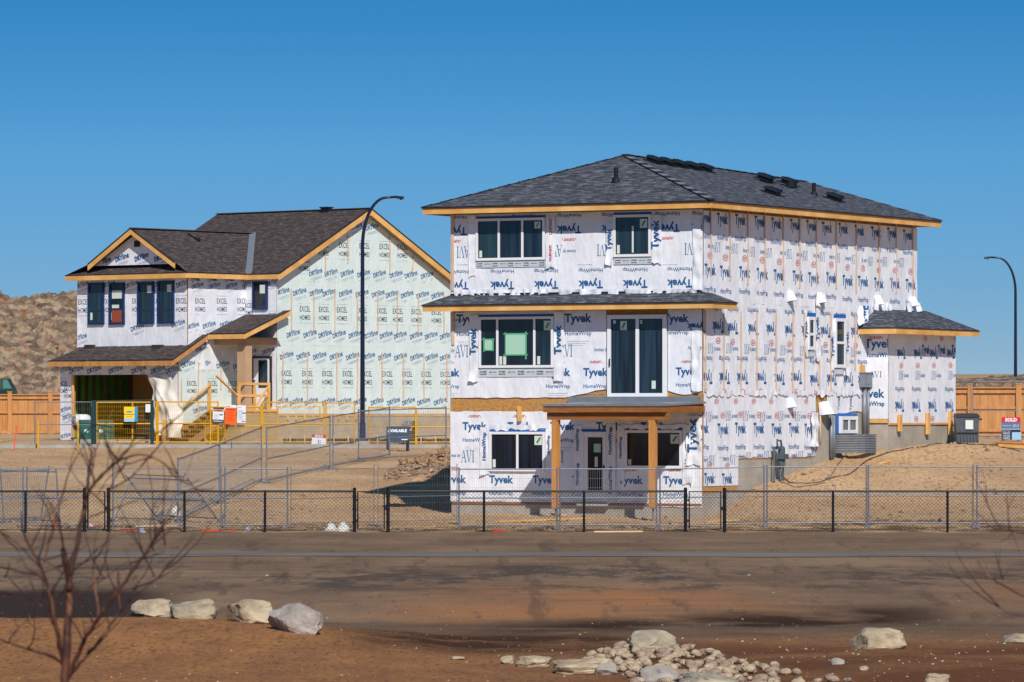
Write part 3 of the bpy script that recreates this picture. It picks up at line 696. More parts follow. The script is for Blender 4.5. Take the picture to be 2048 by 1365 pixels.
# side wall windows
def swin(r, hor, gm, nm):
    q, _ = window(PS, *r, [], h1, fw=.1, gm=gm, hor=hor, label=nm); 
    t_ = MB(); t_.pbox(PS, r[0]-.03, r[1]+.05, r[3]+.005, r[3]+.12, .045, .06); t_.build('flashing_tape', m_tape, h1)
swin(sA, sd(1620, 669)[1], m_glass, 'small side window, the shorter one'); swin(sB, sd(1677, 686)[1], m_glass, 'small side window, the taller one')
for (a, y0, c, y1, t, s_) in ((1628, 615, 1636, 722, 'Tyvek', 21), (1606, 622, 1612, 715, 'Tyvek', 22), (1688, 640, 1695, 752, 'Tyvek', 23), (1658, 660, 1665, 745, 'Tyvek', 24)):
    flap(0, 0, 0, 0, t, s_, .04, P=PS, rect=S1(a, y0, c, y1))
for (a, y0, c, y1) in ((1612, 703, 1626, 715), (1668, 738, 1684, 750)):
    r = S1(a, y0, c, y1); q = MB(); q.pbox(PS, *r, .03, .055); put(q, PS, (r[0]+r[1])/2, (r[2]+r[3])/2, 'FRAME', (r[1]-r[0])*.9, 1, off=.058); q.build('window_flashing', [m_flash, m_dk], h1)
bw = S1(1671, 827, 1712, 868); bi = S1(1676, 833, 1709, 867)
q = MB(); q.pbox(PS, *bw, .0, .03); q.build('flashing_tape', m_tape, h1)
window(PS, *bi, [sd(1692, 850)[0]], h1, fw=.11, gm=m_glassb, off=.03, label='white basement window in blue tape')
# exhaust hoods bagged in wrap
def hood(px, py, w_=.30, big=False):
    u, z = sd(px, py); q = MB(); n = 10
    k = 1.4 if big else 1
    def fn(a, c):
        t = a*math.pi; rr = .135*k*(1-.25*c); return PS(u-math.cos(t)*rr*1.3*k, z+.1*k-c*.28*k+.05*math.sin(t), .02+math.sin(t)*(.12+.16*c)*k)
    q.grid(fn, 12, 5); q.face([fn(i/12, 1) for i in range(13)], 1); q.face([fn(i/12, 0) for i in range(13)])
    return q.build('exhaust_hood', [m_wrap, m_black], h1, smooth=False)
hood(1577, 592); hood(1636, 596, big=False); hood(1577, 805); hood(1752, 600); hood(1822, 603); hood(1645, 815, big=True)
flap(0, 0, 0, 0, None, 31, .09, P=PS, rect=S1(1626, 585, 1646, 612)); flap(0, 0, 0, 0, 'Tyvek', 32, .16, P=PS, rect=S1(1712, 612, 1738, 650)); flap(0, 0, 0, 0, None, 33, .12, P=PS, rect=S1(1740, 606, 1775, 622)); flap(0, 0, 0, 0, None, 34, .12, P=PS, rect=S1(1808, 606, 1836, 622))
flap(0, 0, 0, 0, None, 35, .1, P=PS, rect=S1(1616, 826, 1632, 895)); 
for i, a in enumerate((1410, 1450, 1495, 1540, 1590, 1630, 1670, 1700)): flap(0, 0, 0, 0, None, 70+i, .03, P=PS, rect=S1(a, 781, a+34, 792), fold=False)
# roof
r = MB()
A = (OV+.03, -OV-.03, ze); BR = (OV+.03, yRB, ze); BL = (xR0-.03, yRB, ze); AL = (xR0-.03, -OV-.03, ze); AP = (xm, ya, za); BP = (xm, yb_, zb_)
r.roof([AL, A, AP]); r.roof([A, BR, AP], seed=3); r.roof([BR, BP, AP], seed=3); r.roof([BR, BL, BP]); r.roof([BL, AL, AP], seed=5); r.roof([BL, AP, BP], seed=5)
rf = r.build('roof', m_sh1, h1)
q = MB(); 
for a, c in ((AL, A), (A, BR), (BR, BL), (BL, AL)): q.beam(Vector(a)-Vector((0, 0, .004)), Vector(c)-Vector((0, 0, .004)), .035, .02)
q.build('drip_edge', m_drip, rf)
q = MB(); q.face([(xR0, -OV, ze-.19), (OV, -OV, ze-.19), (OV, yRB, ze-.19), (xR0, yRB, ze-.19)]); q.build('soffit', m_soff, rf)
q = MB()
q.box(xR0, OV, -OV, -OV+.04, ze-.215, ze-.04); q.box(OV-.04, OV, -OV+.04, yRB, ze-.215, ze-.04); q.box(xR0, xR0+.04, -OV+.04, yRB, ze-.215, ze-.04)
q.build('fascia', m_pine, rf)
# hip and ridge caps
q = MB()
for a, c in ((A, AP), (AL, AP), (AP, BP), (BR, BP)):
    a = Vector(a); c = Vector(c); n_ = int((c-a).length/.3)
    for i in range(n_):
        p0 = a.lerp(c, i/n_); p1 = a.lerp(c, (i+1.1)/n_); q.beam(p0+Vector((0, 0, .022)), p1+Vector((0, 0, .010)), .010, .24, i % 2)
q.build('ridge_cap', [m_sh1, mat('cap_shingle', hexc('#6b6d74'), hexc('#7e8088'), sc=8, rough=.95)], rf)
def vent(px, py, s_=.5, plane=(A, BR, AP), H=None, h=.13):
    p = (H or H1).pl(px, py, *plane); n_ = (Vector(plane[1])-Vector(plane[0])).cross(Vector(plane[2])-Vector(plane[0])).normalized()
    if n_.z < 0: n_ = -n_
    u = Vector((-n_.y, n_.x, 0)).normalized()*s_/2; v_ = n_.cross(u).normalized()*s_/2; q = MB()
    t = n_*h
    q.hexa([p-u*1.25-v_*1.25, p+u*1.25-v_*1.25, p+u*1.25+v_*1.25, p-u*1.25+v_*1.25]+[p-u*1.25-v_*1.25+t*.12, p+u*1.25-v_*1.25+t*.12, p+u*1.25+v_*1.25+t*.12, p-u*1.25+v_*1.25+t*.12])
    q.hexa([p-u*.8-v_*.8+t*.1, p+u*.8-v_*.8+t*.1, p+u*.8+v_*.8+t*.1, p-u*.8+v_*.8+t*.1, p-u*.8-v_*.8+t*.7, p+u*.8-v_*.8+t*.7, p+u*.8+v_*.8+t*.7, p-u*.8+v_*.8+t*.7])
    q.hexa([p-u-v_+t*.7, p+u-v_+t*.7, p+u+v_+t*.7, p-u+v_+t*.7, p-u*.85-v_*.85+t*1.15, p+u*.85-v_*.85+t*1.15, p+u*.85+v_*.85+t*1.15, p-u*.85+v_*.85+t*1.15])
    q.build('roof_vent', m_black, rf if H is None else None)
    return p
for px, py in ((1307, 325), (1333, 329), (1358, 333), (1384, 337), (1410, 341)): vent(px, py, .42, h=.16)
for px, py in ((1530, 361), (1577, 369), (1544, 388), (1668, 400)): vent(px, py, .48, h=.17)
def pipe(px, py0, py1, plane, rad=.055):
    p = H1.pl(px, py0, *plane); q = MB(); hh = (py0-py1)/65.0
    q.tube([p-Vector((0, 0, .1)), p+Vector((0, 0, hh))], rad, 12); q.tube([p+Vector((0, 0, -.02)), p+Vector((0, 0, .1))], [rad*2.2, rad*1.1], 12)
    q.build('vent_pipe', m_black, rf)
pipe(1232, 364, 337, (AL, A, AP), .065); pipe(1628, 390, 366, (A, BR, AP), .06); pipe(1581, 374, 362, (A, BR, AP), .1)
# mid roof
yRe = sd(1474, 604, OV)[0]
r = MB(); a = (xR0-.03, -OV-.03, zmf); c = (OV+.03, -OV-.03, zmf); d = (0, 0, zmw); e = (xW, 0, zmw); f_ = (OV+.03, yRe, zmf); g_ = (0, yRe-.5, zmw-.02)
r.roof([a, c, d, e]); r.roof([c, f_, g_, d], seed=2); r.roof([f_, (0, yRe, zmf), g_]); r.roof([(xR0-.03, .3, zmf), a, e])
mr = r.build('roof', m_sh1, h1); mr['label'] = 'shallow pent roof between the upper two storeys'
q = MB(); q.box(xR0, OV, -OV, -OV+.04, zmf-.2, zmf-.035); q.box(OV-.04, OV, -OV+.04, yRe, zmf-.2, zmf-.035); q.build('fascia', m_pine, mr)
q = MB(); q.beam((xR0-.03, -OV-.03, zmf), (OV+.03, -OV-.03, zmf), .035, .02); q.beam((OV+.03, -OV-.03, zmf), (OV+.03, yRe, zmf), .035, .02); q.build('drip_edge', m_drip, mr)
q = MB(); q.face([(xR0, -OV+.04, zmf-.18), (OV-.04, -OV+.04, zmf-.18), (OV-.04, yRe, zmf-.18), (0, yRe, zmf-.18), (0, 0, zmf-.18), (xR0, 0, zmf-.18)]); q.face([(0, yRe, zmf), (OV, yRe, zmf), (OV, yRe, zmf-.18), (0, yRe, zmf-.18)]); q.build('soffit', m_soff, mr)
q = MB(); q.box(xW, .0, -.07, -.015, zmw-.05, zmw+.03); q.build('wall_flashing', m_drip, mr)
# bump-out on the side
yb0 = sd(1733, 800)[0]; xb = fr(1776, 800, yb0)[0]; yb1 = sd(1910, 800, xb)[0]
zec, zbr = fr(1792, 655, yb0-OV)[1], sd(1780, 619)[1]
print('bump', yb0, xb, yb1, zec, zbr, yE)
b = MB(); zbf = sd(1840, 846, xb)[1]
b.box(.001, xb-.01, yb0+.01, yb1, .5, zbf+.03); b.build('foundation', m_conc, h1)
b = MB(); b.box(.001, xb-.012, yb0+.012, yb1-.01, zbf+.03, zec-.18); b.build('sheathing', m_osb, h1)
PB = lambda u, z, o: (xb+o, u, z); PBF = lambda u, z, o: (u, yb0-o, z)
dis = wrinkle(61, .014); b = MB(); sheet(b, PB, yb0, yb1, zec-.18, zbf, dis)
rr = (yb0, yb1, zbf, zec-.2)
for px in (1801, 1834, 1866, 1900):
    u, z = sd(px, 706, xb); tyvek(b, PB, u, z, dis, .62, True, rr, (), 1.5, 'TD'); u, z = sd(px, 751, xb); avi(b, PB, u, z, dis, .34, True, rr, (), 1.5)
    u, z = sd(px-3, 811, xb); tyvek(b, PB, u, z, dis, .66, True, rr, (), 1.5, 'THD')
for px in (1850, 1882, 1910): u, z = sd(px, 702, xb); tyvek(b, PB, u, z, dis, .6, False, rr, (), 1.5, 'TD')
b.build('house_wrap', MW, h1, smooth=True)
dis = wrinkle(67, .012); b = MB(); zq = fr(1755, 838, yb0)[1]; sheet(b, PBF, -.15, xb+.02, zec-.18, zq, dis); rr = (0.02, xb, zq, zec-.2)
for y_, s_, wd_, fl in ((690, 'Tyvek', .95, 0), (712, 'HomeWrap', .95, 0), (790, 'Tyvek', .95, 1), (809, 'HomeWrap', .95, 1)):
    u, z = fr(1758 if fl == 0 else 1742, y_, yb0); put(b, PBF, u, z, s_, wd_, 1, dis=dis, bold=.03, rect=rr)
u, z = fr(1750, 749, yb0); put(b, PBF, u+.03, z, 'AVI', .42, 4, dis=dis, rect=rr); u, z = fr(1752, 676, yb0); put(b, PBF, u, z, '‹ DUPONT ›', .5, 2, dis=dis, bold=.04, ys=1.2, rect=rr)
b.build('house_wrap', MW, h1, smooth=True)
xe = fr(1792, 655, yb0-OV)[0]; xl = fr(1716, 657, yb0-OV)[0]; yfar = sd(1959, 659, xe)[0]
r = MB(); a = (xl, yb0-OV, zec); c = (xe, yb0-OV, zec); d = (xe, yfar, zec); e = (0, yb0+.35, zbr); f_ = (0, yfar-1.3, zbr); 
r.roof([a, c, e]); r.roof([c, d, f_, e]); r.roof([d, (0, yfar, zec), f_])
br_ = r.build('roof', m_sh1, h1); br_['label'] = 'low hipped roof over the side bump-out'
q = MB(); q.box(xl, xe, yb0-OV, yb0-OV+.04, zec-.2, zec-.03); q.box(xe-.04, xe, yb0-OV+.04, yfar, zec-.2, zec-.03); q.build('fascia', m_pine, br_)
q = MB(); q.face([(xl, yb0-OV, zec-.17), (xe, yb0-OV, zec-.17), (xe, yfar, zec-.17), (0, yfar, zec-.17), (0, yb0, zec-.17), (xl, yb0, zec-.17)]); q.build('soffit', m_soff, br_)
q = MB(); q.beam((xl, yb0-OV-.01, zec), (xe+.01, yb0-OV-.01, zec), .03, .02); q.beam((xe+.01, yb0-OV-.01, zec), (xe+.01, yfar, zec), .03, .02); q.beam((xl, yb0-OV, zec), (.03, yb0+.3, zbr+.03), .05, .06); q.build('drip_edge', m_drip, br_)
for px, y0, y1 in ((1795, 830, 863), (1851, 826, 869), (1896, 822, 870)):
    u, z1 = sd(px, y0, xb); _, z0 = sd(px, y1, xb); q = MB(); q.pbox(PB, u-.09, u+.09, z0, z1, .04, .13); q.build('blocking', m_pine, h1)
q = MB(); q.pbox(PB, yb0, yb1, zbf-.06, zbf, .0, .03); q.pbox(PBF, .02, xb, zq-.13, zq-.01, .0, .04); q.build('sill_plate', m_pine, h1)
# service mast, conduits, window well, gas meter
def conduit(px, y0, y1, w_=.1, off=.1, m=m_grey, x=0, nm='conduit'):
    u, z1 = sd(px, y0, x); _, z0 = sd(px, y1, x); q = MB(); q.tube([(x+off, u, z0), (x+off, u, z1)], w_/2, 10); return q.build(nm, m, h1, smooth=True)
r = S1(1717, 747, 1732, 775); q = MB(); q.pbox(PS, r[0], r[1], r[2], r[3], .03, .22); q.pbox(PS, r[0]-.03, r[1]+.03, r[3], r[3]+.03, .03, .25); q.pbox(PS, r[0]+.08, r[1]-.08, r[2]+.1, r[3]-.1, .22, .235); q.build('meter_box', m_grey, h1, recalc=True)
conduit(1722, 775, 868, .14, .12); conduit(1729, 775, 868, .1, .12); conduit(1657, 834, 916, .12, .1); conduit(1662, 834, 916, .09, .1); conduit(1639, 832, 888, .05, .03, m_batt, nm='batten')
r = S1(1717, 730, 1727, 747); q = MB(); q.pbox(PS, *r, .02, .06); q.build('blocking', m_pine, h1)
wy0, wz1 = sd(1668, 869); wy1 = sd(1701, 869)[0]; wz0 = sd(1668, 905)[1]-.02; q = MB(); n_ = 36; dep = .95
def well(a, c):
    k = (wz1-wz0); o = .022*math.cos(c*11*2*math.pi)
    per = [(0, 0), (dep*.82, 0), (dep, .18), (dep, wy1-wy0-.18), (dep*.82, wy1-wy0), (0, wy1-wy0)]
    t = a*(len(per)-1); i = min(int(t), len(per)-2); f = t-i; x = per[i][0]*(1-f)+per[i+1][0]*f; y = per[i][1]*(1-f)+per[i+1][1]*f
    sx_ = 1+o/dep; return (x*sx_+.01, wy0+(wy1-wy0)/2+(y-(wy1-wy0)/2)*(1+o*1.2), wz0+k*c)
q.grid(well, 10, 88); ww = q.build('window_well', mat('corrugated_zinc', hexc('#a9adb3'), hexc('#979ca4'), sc=3, rough=.45, metal=.35), h1, smooth=False)
u, z = sd(1545, 915); q = MB()
q.tube([(.3, u, z-.25), (.3, u, z+.28)], .11, 14); q.tube([(.3, u, z+.28), (.3, u, z+.34)], [.11, .06], 14)
q.box(.12, .34, u-.28, u+.1, z+.24, z+.32); q.box(.18, .46, u-.16, u+.16, z-.05, z+.1)
m_met = mat('meter_paint', hexc('#4e5a60'), rough=.6); gm_ = q.build('gas_meter', m_met, h1, recalc=True)
q = MB(); q.tube([(.3, u-.3, z+.55), (.3, u-.3, z+.3)], .03, 8); q.tube([(.3, u-.3, z+.5), (.3, u-.05, z+.5), (.3, u, z+.3)], .03, 8); q.tube([(.2, u-.3, z+.3), (.2, u-.34, -.1)], .03, 8); q.tube([(.25, u+.18, z+.2), (.25, u+.24, z-1.1)], .03, 8); q.tube([(.25, u+.02, z-.25), (.25, u+.02, z-1.1)], .035, 8)
q.build('pipework', m_met, gm_, smooth=True)
# porch canopy, beam, posts
yC = -2.35; zct = fr(1083, 809, yC-.25)[1]
x0c = fr(1083, 812, yC-.25)[0]; x1c = fr(1332, 812, yC-.25)[0]
q = MB(); q.hexa([(x0c, yC-.25, zct-.06), (x1c, yC-.25, zct-.06), (x1c, -.03, zct+.02), (x0c, -.03, zct+.02), (x0c, yC-.25, zct), (x1c, yC-.25, zct), (x1c, -.03, zct+.08), (x0c, -.03, zct+.08)])
cp = q.build('porch_roof', m_grey, h1)
q = MB(); q.box(x0c+.04, x1c-.03, yC-.22, yC-.18, zct-.23, zct-.06); q.box(x1c-.07, x1c-.03, yC-.18, -.03, zct-.22, zct-.055); q.box(x0c+.04, x0c+.08, yC-.18, -.03, zct-.22, zct-.055); q.build('fascia', m_beamw, cp)
q = MB()
for i in range(9): x = x0c+.2+(x1c-x0c-.4)*i/8; q.box(x-.02, x+.02, yC-.17, -.03, zct-.2, zct-.06)
q.build('rafters', m_beamw, cp)
q = MB(); q.box(x0c+.1, x1c+.02-.06, yC-.1, yC+.1, zct-.45, zct-.232); q.build('beam', m_beamw, h1)
r = R1(1140, 795, 1402, 806); q = MB(); q.box(r[0], r[1], -.16, -.03, r[2]+.0, r[3]+.02); q.build('ledger', m_grey, h1)
for px in (1112, 1306):
    x = fr(px, 930, yC)[0]; zb_p = fr(px, 1016, yC)[1]; q = MB(); q.box(x-.095, x+.095, yC-.095, yC+.095, zb_p, zct-.452); po = q.build('post', m_postw, h1)
    q = MB(); q.cyl(x, yC, -.1, zb_p-.03, .035); q.box(x-.09, x+.09, yC-.09, yC+.09, zb_p-.03, zb_p-.001); q.build('post_jack', m_galvm, po)
q = MB(); r = R1(1160, 998, 1220, 1012); q.box(r[0], r[1], -.22, -.03, r[2]+.0, r[2]+.06); q.build('door_step', m_conc, h1)
q = MB(); sz = zb2-.07; q.pbox(PF, xW+.02, -.02, sz, sz+.07, .012, .035); q.build('sill_plate', m_beamw, h1)
# ------------------------------------------------------------ HOUSE 2 (left)
TH2 = math.atan(8076/9500)
H2 = Frame(553, 194.0, TH2)
h2 = thing('house', 'two storey house in white and pale mint wrap with brown roofs and an open garage', 'house', H2.O, -TH2)
fr2, sd2 = H2.fr, H2.sd
xb2 = fr2(490, 600, 0)[0]; yby = sd2(375, 600, xb2)[0]; xbl = fr2(156, 600, yby)[0]
yg = sd2(356, 760, xb2)[0]; xgl = fr2(122, 760, yg)[0]
RO = .35
yap, zap = sd2(741, 417, RO); yfe, zfe = sd2(558, 547, RO); ybe_ = yap+(sd2(897, 545, RO)[0]-yap)*1.0; zbe_ = sd2(897, 545, RO)[1]
# run the back slope down to eave height
k = (zap-zfe)/(zap-zbe_) if zap != zbe_ else 1
yback = yap+(ybe_-yap)*k
print('H2 xb %.2f yby %.2f xbl %.2f yg %.2f xgl %.2f apex %.2f %.2f eave %.2f %.2f yback %.2f (%.2f,%.2f)' % (xb2, yby, xbl, yg, xgl, yap, zap, yfe, zfe, yback, ybe_, zbe_))
base2 = 1.9; ztop_f = sd2(700, 829)[1]        # top of concrete
pitch = (zap-zfe)/(yap-yfe)
yB2 = yback+.45                                # rear wall roughly under the rear eave
yB2 = yback-.05
P2F = lambda u, z, o: (u, -o, z)
P2S = lambda u, z, o: (o, u, z)
zgab = lambda u: min(zfe+(u-yfe)*pitch, zap-(u-yap)*(zap-zfe)/(yback-yap))-.17
# main body
b = MB(); b.box(-10.5, 0, 0, yB2, 1.2, ztop_f); b.build('foundation', m_conc, h2)
b = MB(); n_ = [(0, 0, ztop_f), (0, yB2, ztop_f), (0, yB2, zgab(yB2)), (0, yap, zgab(yap)), (0, 0, zgab(0))]
b.prism([(-.02, y_+.0, z_-.02) for x_, y_, z_ in n_], (fr2(435, 428, yap)[0]+.3, 0, 0)); b.box(-9.3, -3, .02, yB2-.02, ztop_f, zfe-.2); b.build('sheathing', m_osb, h2, recalc=True)
MW2 = [m_mint, m_blue, m_navy, m_rule, m_dk]
MW3 = [m_wrap, m_blue, m_navy, m_rule, m_dk]
def dry(mb, P, u, z, w_, dis, rect=None, rot=.26, holes=()):
    put(mb, P, u-w_*.17, z-w_*.17*rot*1.1, 'DRY', w_*.52, 1, dis=dis, bold=.035, ys=1.25, rot=rot, rect=rect, holes=holes)
    put(mb, P, u+w_*.30, z+w_*.30*rot*1.05, 'line', w_*.46, 1, dis=dis, bold=.02, ys=1.2, rot=rot, rect=rect, holes=holes)
    for j in range(2): put(mb, P, u+w_*(.08+.08*j), z-w_*(.27+.06*j), 'RULE', w_*(.85-.15*j), 3, dis=dis, ys=.022, rot=rot, rect=rect, holes=holes)
def excel(mb, P, u, z, w_, dis, rect=None, holes=(), one=False):
    put(mb, P, u, z+w_*.32, 'EXCEL', w_, 4 if mb.mint else 2, dis=dis, bold=.012, sp=1.1, ys=1.55, rect=rect, holes=holes)
    if not one: put(mb, P, u, z-w_*.24, 'HOMES', w_, 4 if mb.mint else 2, dis=dis, bold=.012, sp=1.1, ys=1.5, rect=rect, holes=holes)
    for s_ in (.66, -.6): put(mb, P, u, z+w_*s_, 'RULE', w_*1.1, 3, dis=dis, ys=.014, rect=rect, holes=holes)
# gable wall wrap
dis = wrinkle(71, .014); b = MB(); b.mint = True
sheet(b, P2S, 0, yB2, zgab, ztop_f+.02, dis, st=.16)
rr = (0.05, yB2, ztop_f, 99)
def ok(u, z, m_=.25): return z < zgab(u-.3)-.05 or z < zgab(u+.3)-.05
DW, EW = .83, .63
def rowd(y0, sl, xs_):
    for px in xs_:
        u, z = sd2(px, y0+(px-560)*sl)
        if z < zgab(u)-.1: dry(b, P2S, u, z, DW, dis, rr)
def rowe(y0, sl, xs_):
    for px in xs_:
        u, z = sd2(px, y0+(px-560)*sl)
        if z < zgab(u)-.2: excel(b, P2S, u, z, EW, dis, rr)
rowd(448, .032, (709, 742, 771)); rowe(497, .030, (646, 687, 728, 768, 804)); rowe(530, 0, (608,))
rowd(543, .025, (629, 660, 692, 725, 757, 790, 820, 852, 883)); rowd(583, .024, (563, 597, 630, 656, 689, 722, 754, 782, 812, 843, 873))
rowe(627, .024, (609, 647, 683, 723, 763, 795, 832, 872)); rowd(667, .014, (584, 618, 648, 676, 708, 740, 770, 798, 830, 860, 890))
rowd(711, .010, (571, 604, 637, 670, 703, 735, 767, 799, 831, 861, 890)); rowe(757, .005, (573, 614, 654, 695, 733, 774, 814, 852, 890)); rowd(803, 0, (560, 590, 620, 655, 687, 718, 752, 785, 815, 845, 878))
for y_ in (562, 690):
    for px in range(580, 900, 46): put(b, P2S, *sd2(px, y_+(px-560)*.02), 'RULE', 1.1, 0, dis=dis, ys=.01)
b.build('house_wrap', MW2, h2, smooth=True)['label'] = 'pale mint wrap on the gable wall'
def batt2(px, y0, y1, x=0, tilt=0):
    a, z1 = sd2(px, y0, x); a0, z0 = sd2(px+tilt, y1, x); q = MB(); q.bar((x+.055, a, z1), (x+.055, a0, z0), .02, .05); q.build('batten', m_batt, h2)
for px, y0, y1 in ((694, 470, 527), (649, 498, 548), (778, 470, 548)): batt2(px, y0, y1)
batt2(826, 512, 545, tilt=-4)
for i, px in enumerate((581, 626, 668, 713, 754, 793, 835, 886)): batt2(px, 578+i*1.3, 661+i*1.0)
for i, px in enumerate((564, 613, 672, 713, 762, 805, 846, 892)): batt2(px, 703+i*.6, 803)
# sill blocks under the gable wrap
q = MB(); q.pbox(P2S, .05, yB2, ztop_f-.06, ztop_f+.0, 0, .03); q.build('sill_plate', m_batt, h2)
for px in range(574, 720, 17):
    u, z1 = sd2(px, 831); q = MB(); q.pbox(P2S, u-.05, u+.05, sd2(px, 840)[1], z1, .02, .06); q.build('blocking', m_pine, h2)
# front wall wraps (white) + bay
zeb = fr2(300, 546, yby-.45)[1]
print('bay eave', zeb, zfe)
yr1, zr1 = sd2(415, 669, xb2+.3); yr0, zr0 = sd2(345, 720, xb2+.3); gp = (zr1-zr0)/(yr1-yr0)
zsh = zr0+(yby-yr0)*gp                 # where the garage roof meets the bay
PBy = lambda u, z, o: (u, yby-o, z); PBs = lambda u, z, o: (xb2+o, u, z)
b = MB(); b.box(xbl, xb2-.01, yby+.01, .5, zsh-.6, zfe-.17); b.build('sheathing', m_osb, h2)
def R2(px0, py0, px1, py1, y=0):
    a = fr2(px0, (py0+py1)/2, y)[0]; c = fr2(px1, (py0+py1)/2, y)[0]; x_ = (px0+px1)/2; return a, c, fr2(x_, py1, y)[1], fr2(x_, py0, y)[1]
bw4 = [R2(179, 566, 210, 650, yby), R2(221, 566, 251, 650, yby), R2(278, 564, 310, 649, yby), R2(318, 562, 350, 648, yby)]
hl = [grow(r, .01) for r in bw4]
dis = wrinkle(81, .016); b = MB(); b.mint = False; sheet(b, PBy, xbl-.02, xb2, zfe-.17, ragged(zsh-.02, 3, .05), dis); rr = (xbl, xb2, zsh, zfe-.2)
for px, y_ in ((163, 570), (216, 569), (262, 569), (314, 569), (366, 567), (274, 655), (160, 675), (356, 647)):
    u, z = fr2(px, y_, yby); dry(b, PBy, u, z, .8, dis, rr, holes=hl)
for px, y_ in ((168, 614), (219, 613), (276, 612), (314, 612), (364, 612)):
    u, z = fr2(px, y_, yby); excel(b, PBy, u, z, .62, dis, rr, hl)
b.build('house_wrap', MW3, h2, smooth=True)
dis = wrinkle(83, .02); b = MB(); b.mint = False; sheet(b, PBs, yby, 0, zfe-.17, zsh-1.0, dis); rr = (yby, 0, zsh-1.4, zfe-.2)
for px in (389, 423, 457, 490):
    u, z = sd2(px, 561, xb2); put(b, PBs, u, z+.05, 'Tyvek', .62, 1, dis=dis, bold=.035, ys=1.3, rect=rr); u, z = sd2(px+4, 571, xb2); dry(b, PBs, u, z, .7, dis, rr)
for px in (400, 443, 484):
    u, z = sd2(px, 612, xb2); excel(b, PBs, u, z, .60, dis, rr)
for px, y_ in ((383, 652), (416, 650), (450, 648)):
    u, z = sd2(px, y_, xb2); dry(b, PBs, u, z, .76, dis, rr)
b.build('house_wrap', MW3, h2, smooth=True)
wsm = R2(508, 563, 537, 620, 0); wdd = R2(505, 713, 545, 814, 0)
zpr = fr2(520, 690, 0)[1]
dis = wrinkle(87, .012); b = MB(); b.mint = False; sheet(b, P2F, xb2, .02, zfe-.17, ztop_f, dis); rr = (xb2, 0, ztop_f, zfe-.2)
for px, y_ in ((496, 566), (545, 565), (500, 704), (536, 702)): u, z = fr2(px, y_, 0); dry(b, P2F, u, z, .72, dis, rr, holes=[grow(wsm, .02)])
for px, y_ in ((497, 620), (548, 640), (499, 775)): u, z = fr2(px, y_, 0); excel(b, P2F, u, z, .55, dis, rr, holes=[grow(wsm, .02), grow(wdd, .02)])
b.build('house_wrap', MW3, h2, smooth=True)
for i, r in enumerate(bw4):
    hor = r[2]+(r[3]-r[2])*(.33 if i != 1 else .36)
    wn, pn = window(PBy, *r, [], h2, fw=.09, fm=m_bfr, gm=m_glasst if i != 1 else [m_glassd], inner=0, off=.02, label=['blue framed window, outermost by the wall corner', 'blue framed window showing a red brown board inside', 'blue framed window left of the last one', 'blue framed window nearest the inner corner'][i])
    q = MB(); q.pbox(PBy, r[0]+.09, r[1]-.09, hor-.02, hor+.02, .069, .08); q.build('glazing_bar', m_bfr, wn)
    s_ = MB(); s_.pbox(PBy, r[1]-.38, r[1]-.13, r[3]-.45, r[3]-.16, .073, .076) if i > 1 else s_.pbox(PBy, r[0]+.12, r[0]+.25, r[2]+.2, r[2]+.5, .073, .076); s_.build('sticker', m_label, wn)
    if i == 1:
        q = MB(); q.pbox(PBy, r[0]+.14, r[1]-.12, r[2]+.1, hor, .072, .078); q.build('board', mat('red_brown_board', hexc('#9a4a38'), rough=.7), wn)
        q = MB(); q.pbox(PBy, r[0]+.16, r[1]-.12, r[3]-.65, r[3]-.32, .072, .078); q.build('notice', m_label, wn); q = MB(); q.pbox(PBy, r[0]+.16, r[1]-.3, hor+.06, hor+.2, .072, .078); q.build('notice', m_label, wn)
wn, pn = window(P2F, *wsm, [], h2, fw=.07, fm=m_bfr, gm=m_glassd, inner=0, off=.02, label='narrow blue framed window above the porch roof')
s_ = MB(); s_.pbox(P2F, wsm[1]-.42, wsm[1]-.13, wsm[3]-.5, wsm[3]-.14, .073, .076); s_.build('sticker', m_label, wn)
# entrance door
q = MB(); q.pbox(P2F, wdd[0]+.1, wdd[1]-.07, wdd[2], wdd[3]-.08, .02, .06); d2 = q.build('door', m_white, h2)
q = MB(); q.pbox(P2F, wdd[0], wdd[0]+.1, wdd[2], wdd[3], .0, .1); q.pbox(P2F, wdd[1]-.07, wdd[1], wdd[2], wdd[3], .0, .1); q.pbox(P2F, wdd[0]+.1, wdd[1]-.07, wdd[3]-.08, wdd[3], .0, .097); q.build('door_frame', m_drip, d2)
dg = R2(519, 721, 537, 776, 0); q = MB(); q.pbox(P2F, *dg, .06, .07); q.build('pane', m_glass, d2)
q = MB(); hp = P2F(wdd[0]+.19, fr2(514, 762)[1], .07); q.tube([hp, P2F(wdd[0]+.19, fr2(514, 762)[1], .13)], .035, 8); q.build('handle', m_drip, d2)
# garage: walls, opening, interior
Pg = lambda u, z, o: (u, yg-o, z)
rf_g = fr2(95, 721, yg-.5); zeg = rf_g[1]; xgL = rf_g[0]
op = R2(146, 749, 330, 878, yg); zfl = op[2]
zgb = zfl-.25
b = MB(); b.box(xgl, op[0], yg, yg+.14, zgb, zeg-.15); b.box(op[0], op[1], yg, yg+.14, op[3], zeg-.15); b.box(op[1], xb2, yg, yg+.14, zgb, zeg-.15)
b.box(xgl, xgl+.14, yg+.14, 2.0, zgb, zeg-.05); b.box(xgl+.14, xb2-.01, 1.9, 2.0, zgb, zeg-.05); b.box(xb2-.15, xb2-.01, yg+.14, 1.9, zgb, zeg-.1)
b.build('sheathing', m_osb, h2)
b = MB(); b.box(xgl, xb2, yg+.0, 2.0, zgb-.8, zfl-.02); b.build('foundation', m_conc, h2)
m_gstud = mat('green_board', hexc('#3f8a2c'), hexc('#4c9c38'), sc=2, rough=.8)
